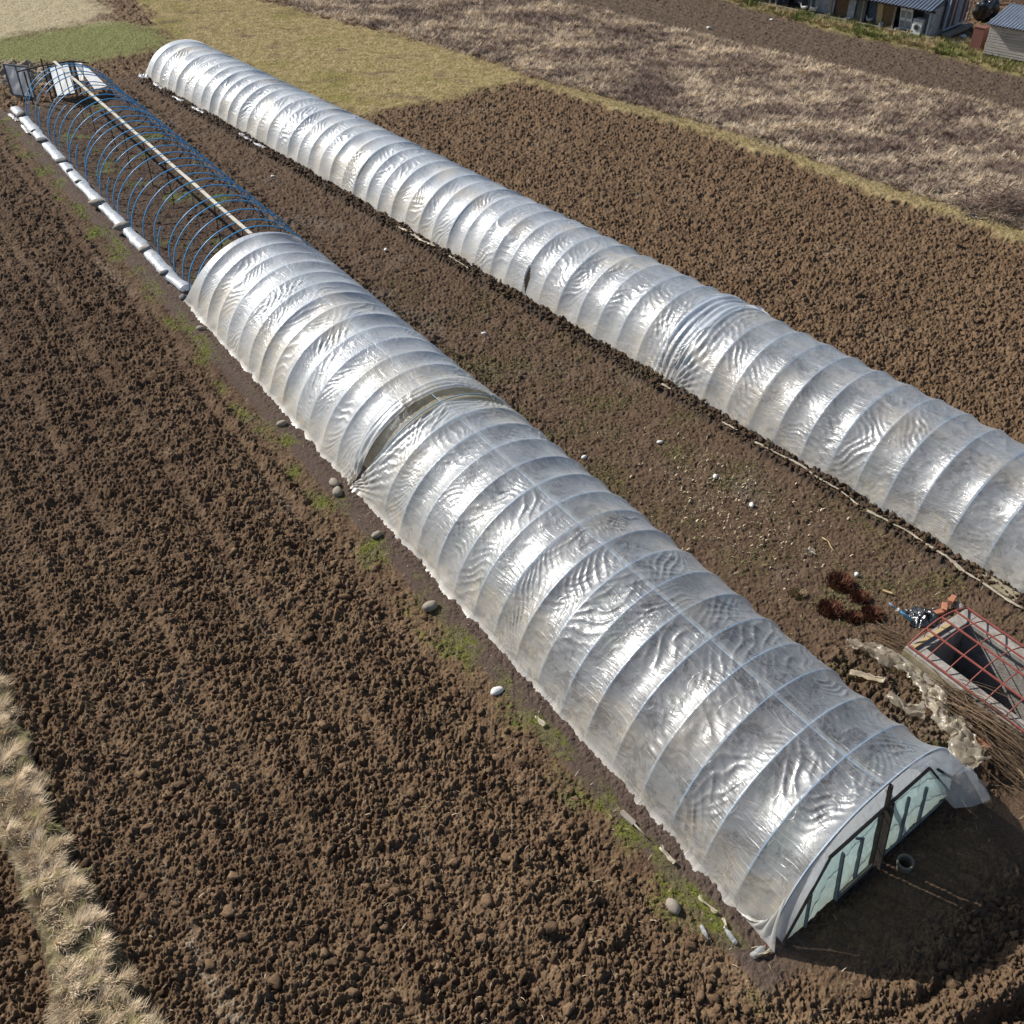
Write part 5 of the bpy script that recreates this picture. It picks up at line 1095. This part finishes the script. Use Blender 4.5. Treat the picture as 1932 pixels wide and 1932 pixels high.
# dark bundle and clutter between shed and hut
p = at(1852, 42); bv, bf = ico(4); k_ = 1 + .45 * noise(bv[:, 0] * 1.6 + 3, bv[:, 1] * 1.6 + bv[:, 2], 40) + .2 * noise(bv[:, 0] * 4, bv[:, 2] * 4 + bv[:, 1], 41); o = link('black_bundle', mesh_np('black_bundle', bv * k_[:, None] * np.array([.6, .5, .75]), None, bf), M['bag'], None, True); o.location = (p[0] + .3, p[1] + .5, .6); tag(o, 'big black plastic bundle between the shed and the hut', 'bundle')
p = at(1872, 18); stone('yellow_sack', (p[0], p[1]), .35, M['yellow'], 'yellow sack behind the black bundle', 'sack', None, 91, .9, 1.0)
p = at(1880, 14); mb = MB(); mb.box((0, 0, .9), (.5, .1, 1.8), Matrix.Rotation(.4, 3, 'Z')); o = mb.build('pale_board', M['whitewash'], None, bevel=.01); o.location = (p[0] + .3, p[1] + 1.0, 0); tag(o, 'upright pale board behind the yellow sack', 'board')
p = at(1812, 82); mb = MB(); mb.box((0, 0, .12), (1.3, .5, .04), Matrix.Rotation(.35, 3, 'Z')); mb.box((.35, .1, .05), (.5, .06, .1), Matrix.Rotation(.35, 3, 'Z')); mb.box((-.45, -.1, .05), (.06, .4, .1), Matrix.Rotation(.35, 3, 'Z')); o = mb.build('low_bench', M['greywood'], None, bevel=.006); o.location = (p[0], p[1], 0); tag(o, 'low grey bench board on the grass between shed and red post', 'bench')
p = at(1816, 78); stone('metal_pot', (p[0], p[1]), .16, M['zinc'], 'dull metal pot on the low bench board', 'pot', None, 92, .8, .26)
p = at(1838, 98); o = MB(); o.box((0, 0, .62), (.62, .55, 1.3), Matrix.Rotation(SA, 3, 'Z')); o.box((0, 0, 1.29), (.68, .6, .04), Matrix.Rotation(SA, 3, 'Z')); o = o.build('red_cupboard', M['redwood'], None, bevel=.01); o.location = (p[0] + .15, p[1] + .2, 0); tag(o, 'narrow brownish red wooden cupboard beside the hut', 'cupboard')
# hut
ht = thing('plank_hut', 'small hut of silvered planks with a corrugated zinc roof', 'hut', (27.6, 60.6, 0))
BL = np.array([26.41, 60.68]); HD = np.array([.734, -.679]); HB = np.array([.679, .734])
def H3(a, b, z): return np.array([BL[0] + HD[0] * a + HB[0] * b, BL[1] + HD[1] * a + HB[1] * b, z])
HA = math.atan2(HD[1], HD[0])
for side, (c_, ln_, rot_) in enumerate(((H3(2, 0, 0), 4.0, HA), (H3(0, 1.1, 0), 2.2, HA + math.pi / 2), (H3(4, 1.1, 0), 2.2, HA + math.pi / 2), (H3(2, 2.2, 0), 4.0, HA))):
    mb = MB(); zb = .22
    for k in range(11):
        hh = .135 + .02 * ((k * 7) % 3 - 1); mb.box((c_[0], c_[1], zb + hh / 2), (ln_ + .02 * ((k * 5) % 3), .03 + .006 * (k % 2), hh - .028), Matrix.Rotation(rot_, 3, 'Z')); zb += hh
    mb.build('plank_wall', M['hutboard'], ht)
for a_, b_ in ((.05, .06), (3.95, .06), (.05, 2.14), (3.95, 2.14)): mb = MB(); mb.box(H3(a_, b_ + .02, .9), (.08, .05, 1.8), Matrix.Rotation(HA, 3, 'Z')); mb.build('corner_post', M['greywood'], ht)
mb = MB(); mb.box(H3(2, -.04, 1.74), (4.1, .05, .1), Matrix.Rotation(HA, 3, 'Z')); mb.build('eave_board', M['redwood'], ht)
wavy(H3(-.15, -.3, 1.80), H3(4.2, -.3, 1.80), H3(-.15, 2.6, 2.35), H3(4.2, 2.6, 2.35), 24, .035, 'roof', M['zinc'], ht, ht.location)
# green bin and timbers at the left end of the shed
p = at(1413, 3); mb = MB(); mb.box((0, 0, .55), (.8, .7, 1.1), Matrix.Rotation(SA, 3, 'Z')); mb.box((0, 0, 1.12), (.86, .76, .05), Matrix.Rotation(SA, 3, 'Z')); o = mb.build('green_bin', M['green'], None, bevel=.03); o.location = (p[0], p[1], 0); tag(o, 'green bin at the far left end of the shed', 'bin')
p = at(1440, 6); mb = MB(); mb.bar((-.5, .3, .15), (.5, -.35, .15), .12, .06); mb.bar((-.4, .5, .1), (.6, -.1, .1), .12, .06); o = mb.build('timber', M['tanwood'], None, bevel=.006); o.location = (p[0], p[1], 0); tag(o, 'two pale boards lying beside the green bin', 'timber')
p = at(1466, 35); stone('litter_scrap', at(1456, 37), .1, M['whiteplastic'], 'white scrap on the soil below the green bin', 'litter', None, 95)
stone('litter_scrap', at(1337, 54), .14, M['whiteplastic'], 'white scrap on the far ploughed field', 'litter', None, 96)
# bare dead shrubs behind the clutter
for i, (u, v, l_) in enumerate(((1895, 10, 'tall bare brown shrub behind the hut'), (1925, 30, 'bare greyish shrub over the hut roof'))):
    p = at(u, v); twigs('bare_shrub', 260, (p[0] + 1, p[1] + 2.2, .8), (.8, .8, .5), (.25, .1, 1), 2.2, .012, l_, 'shrub', 20 + i, ((.12, .085, .07), (.34, .26, .22)), .3, 1.4)
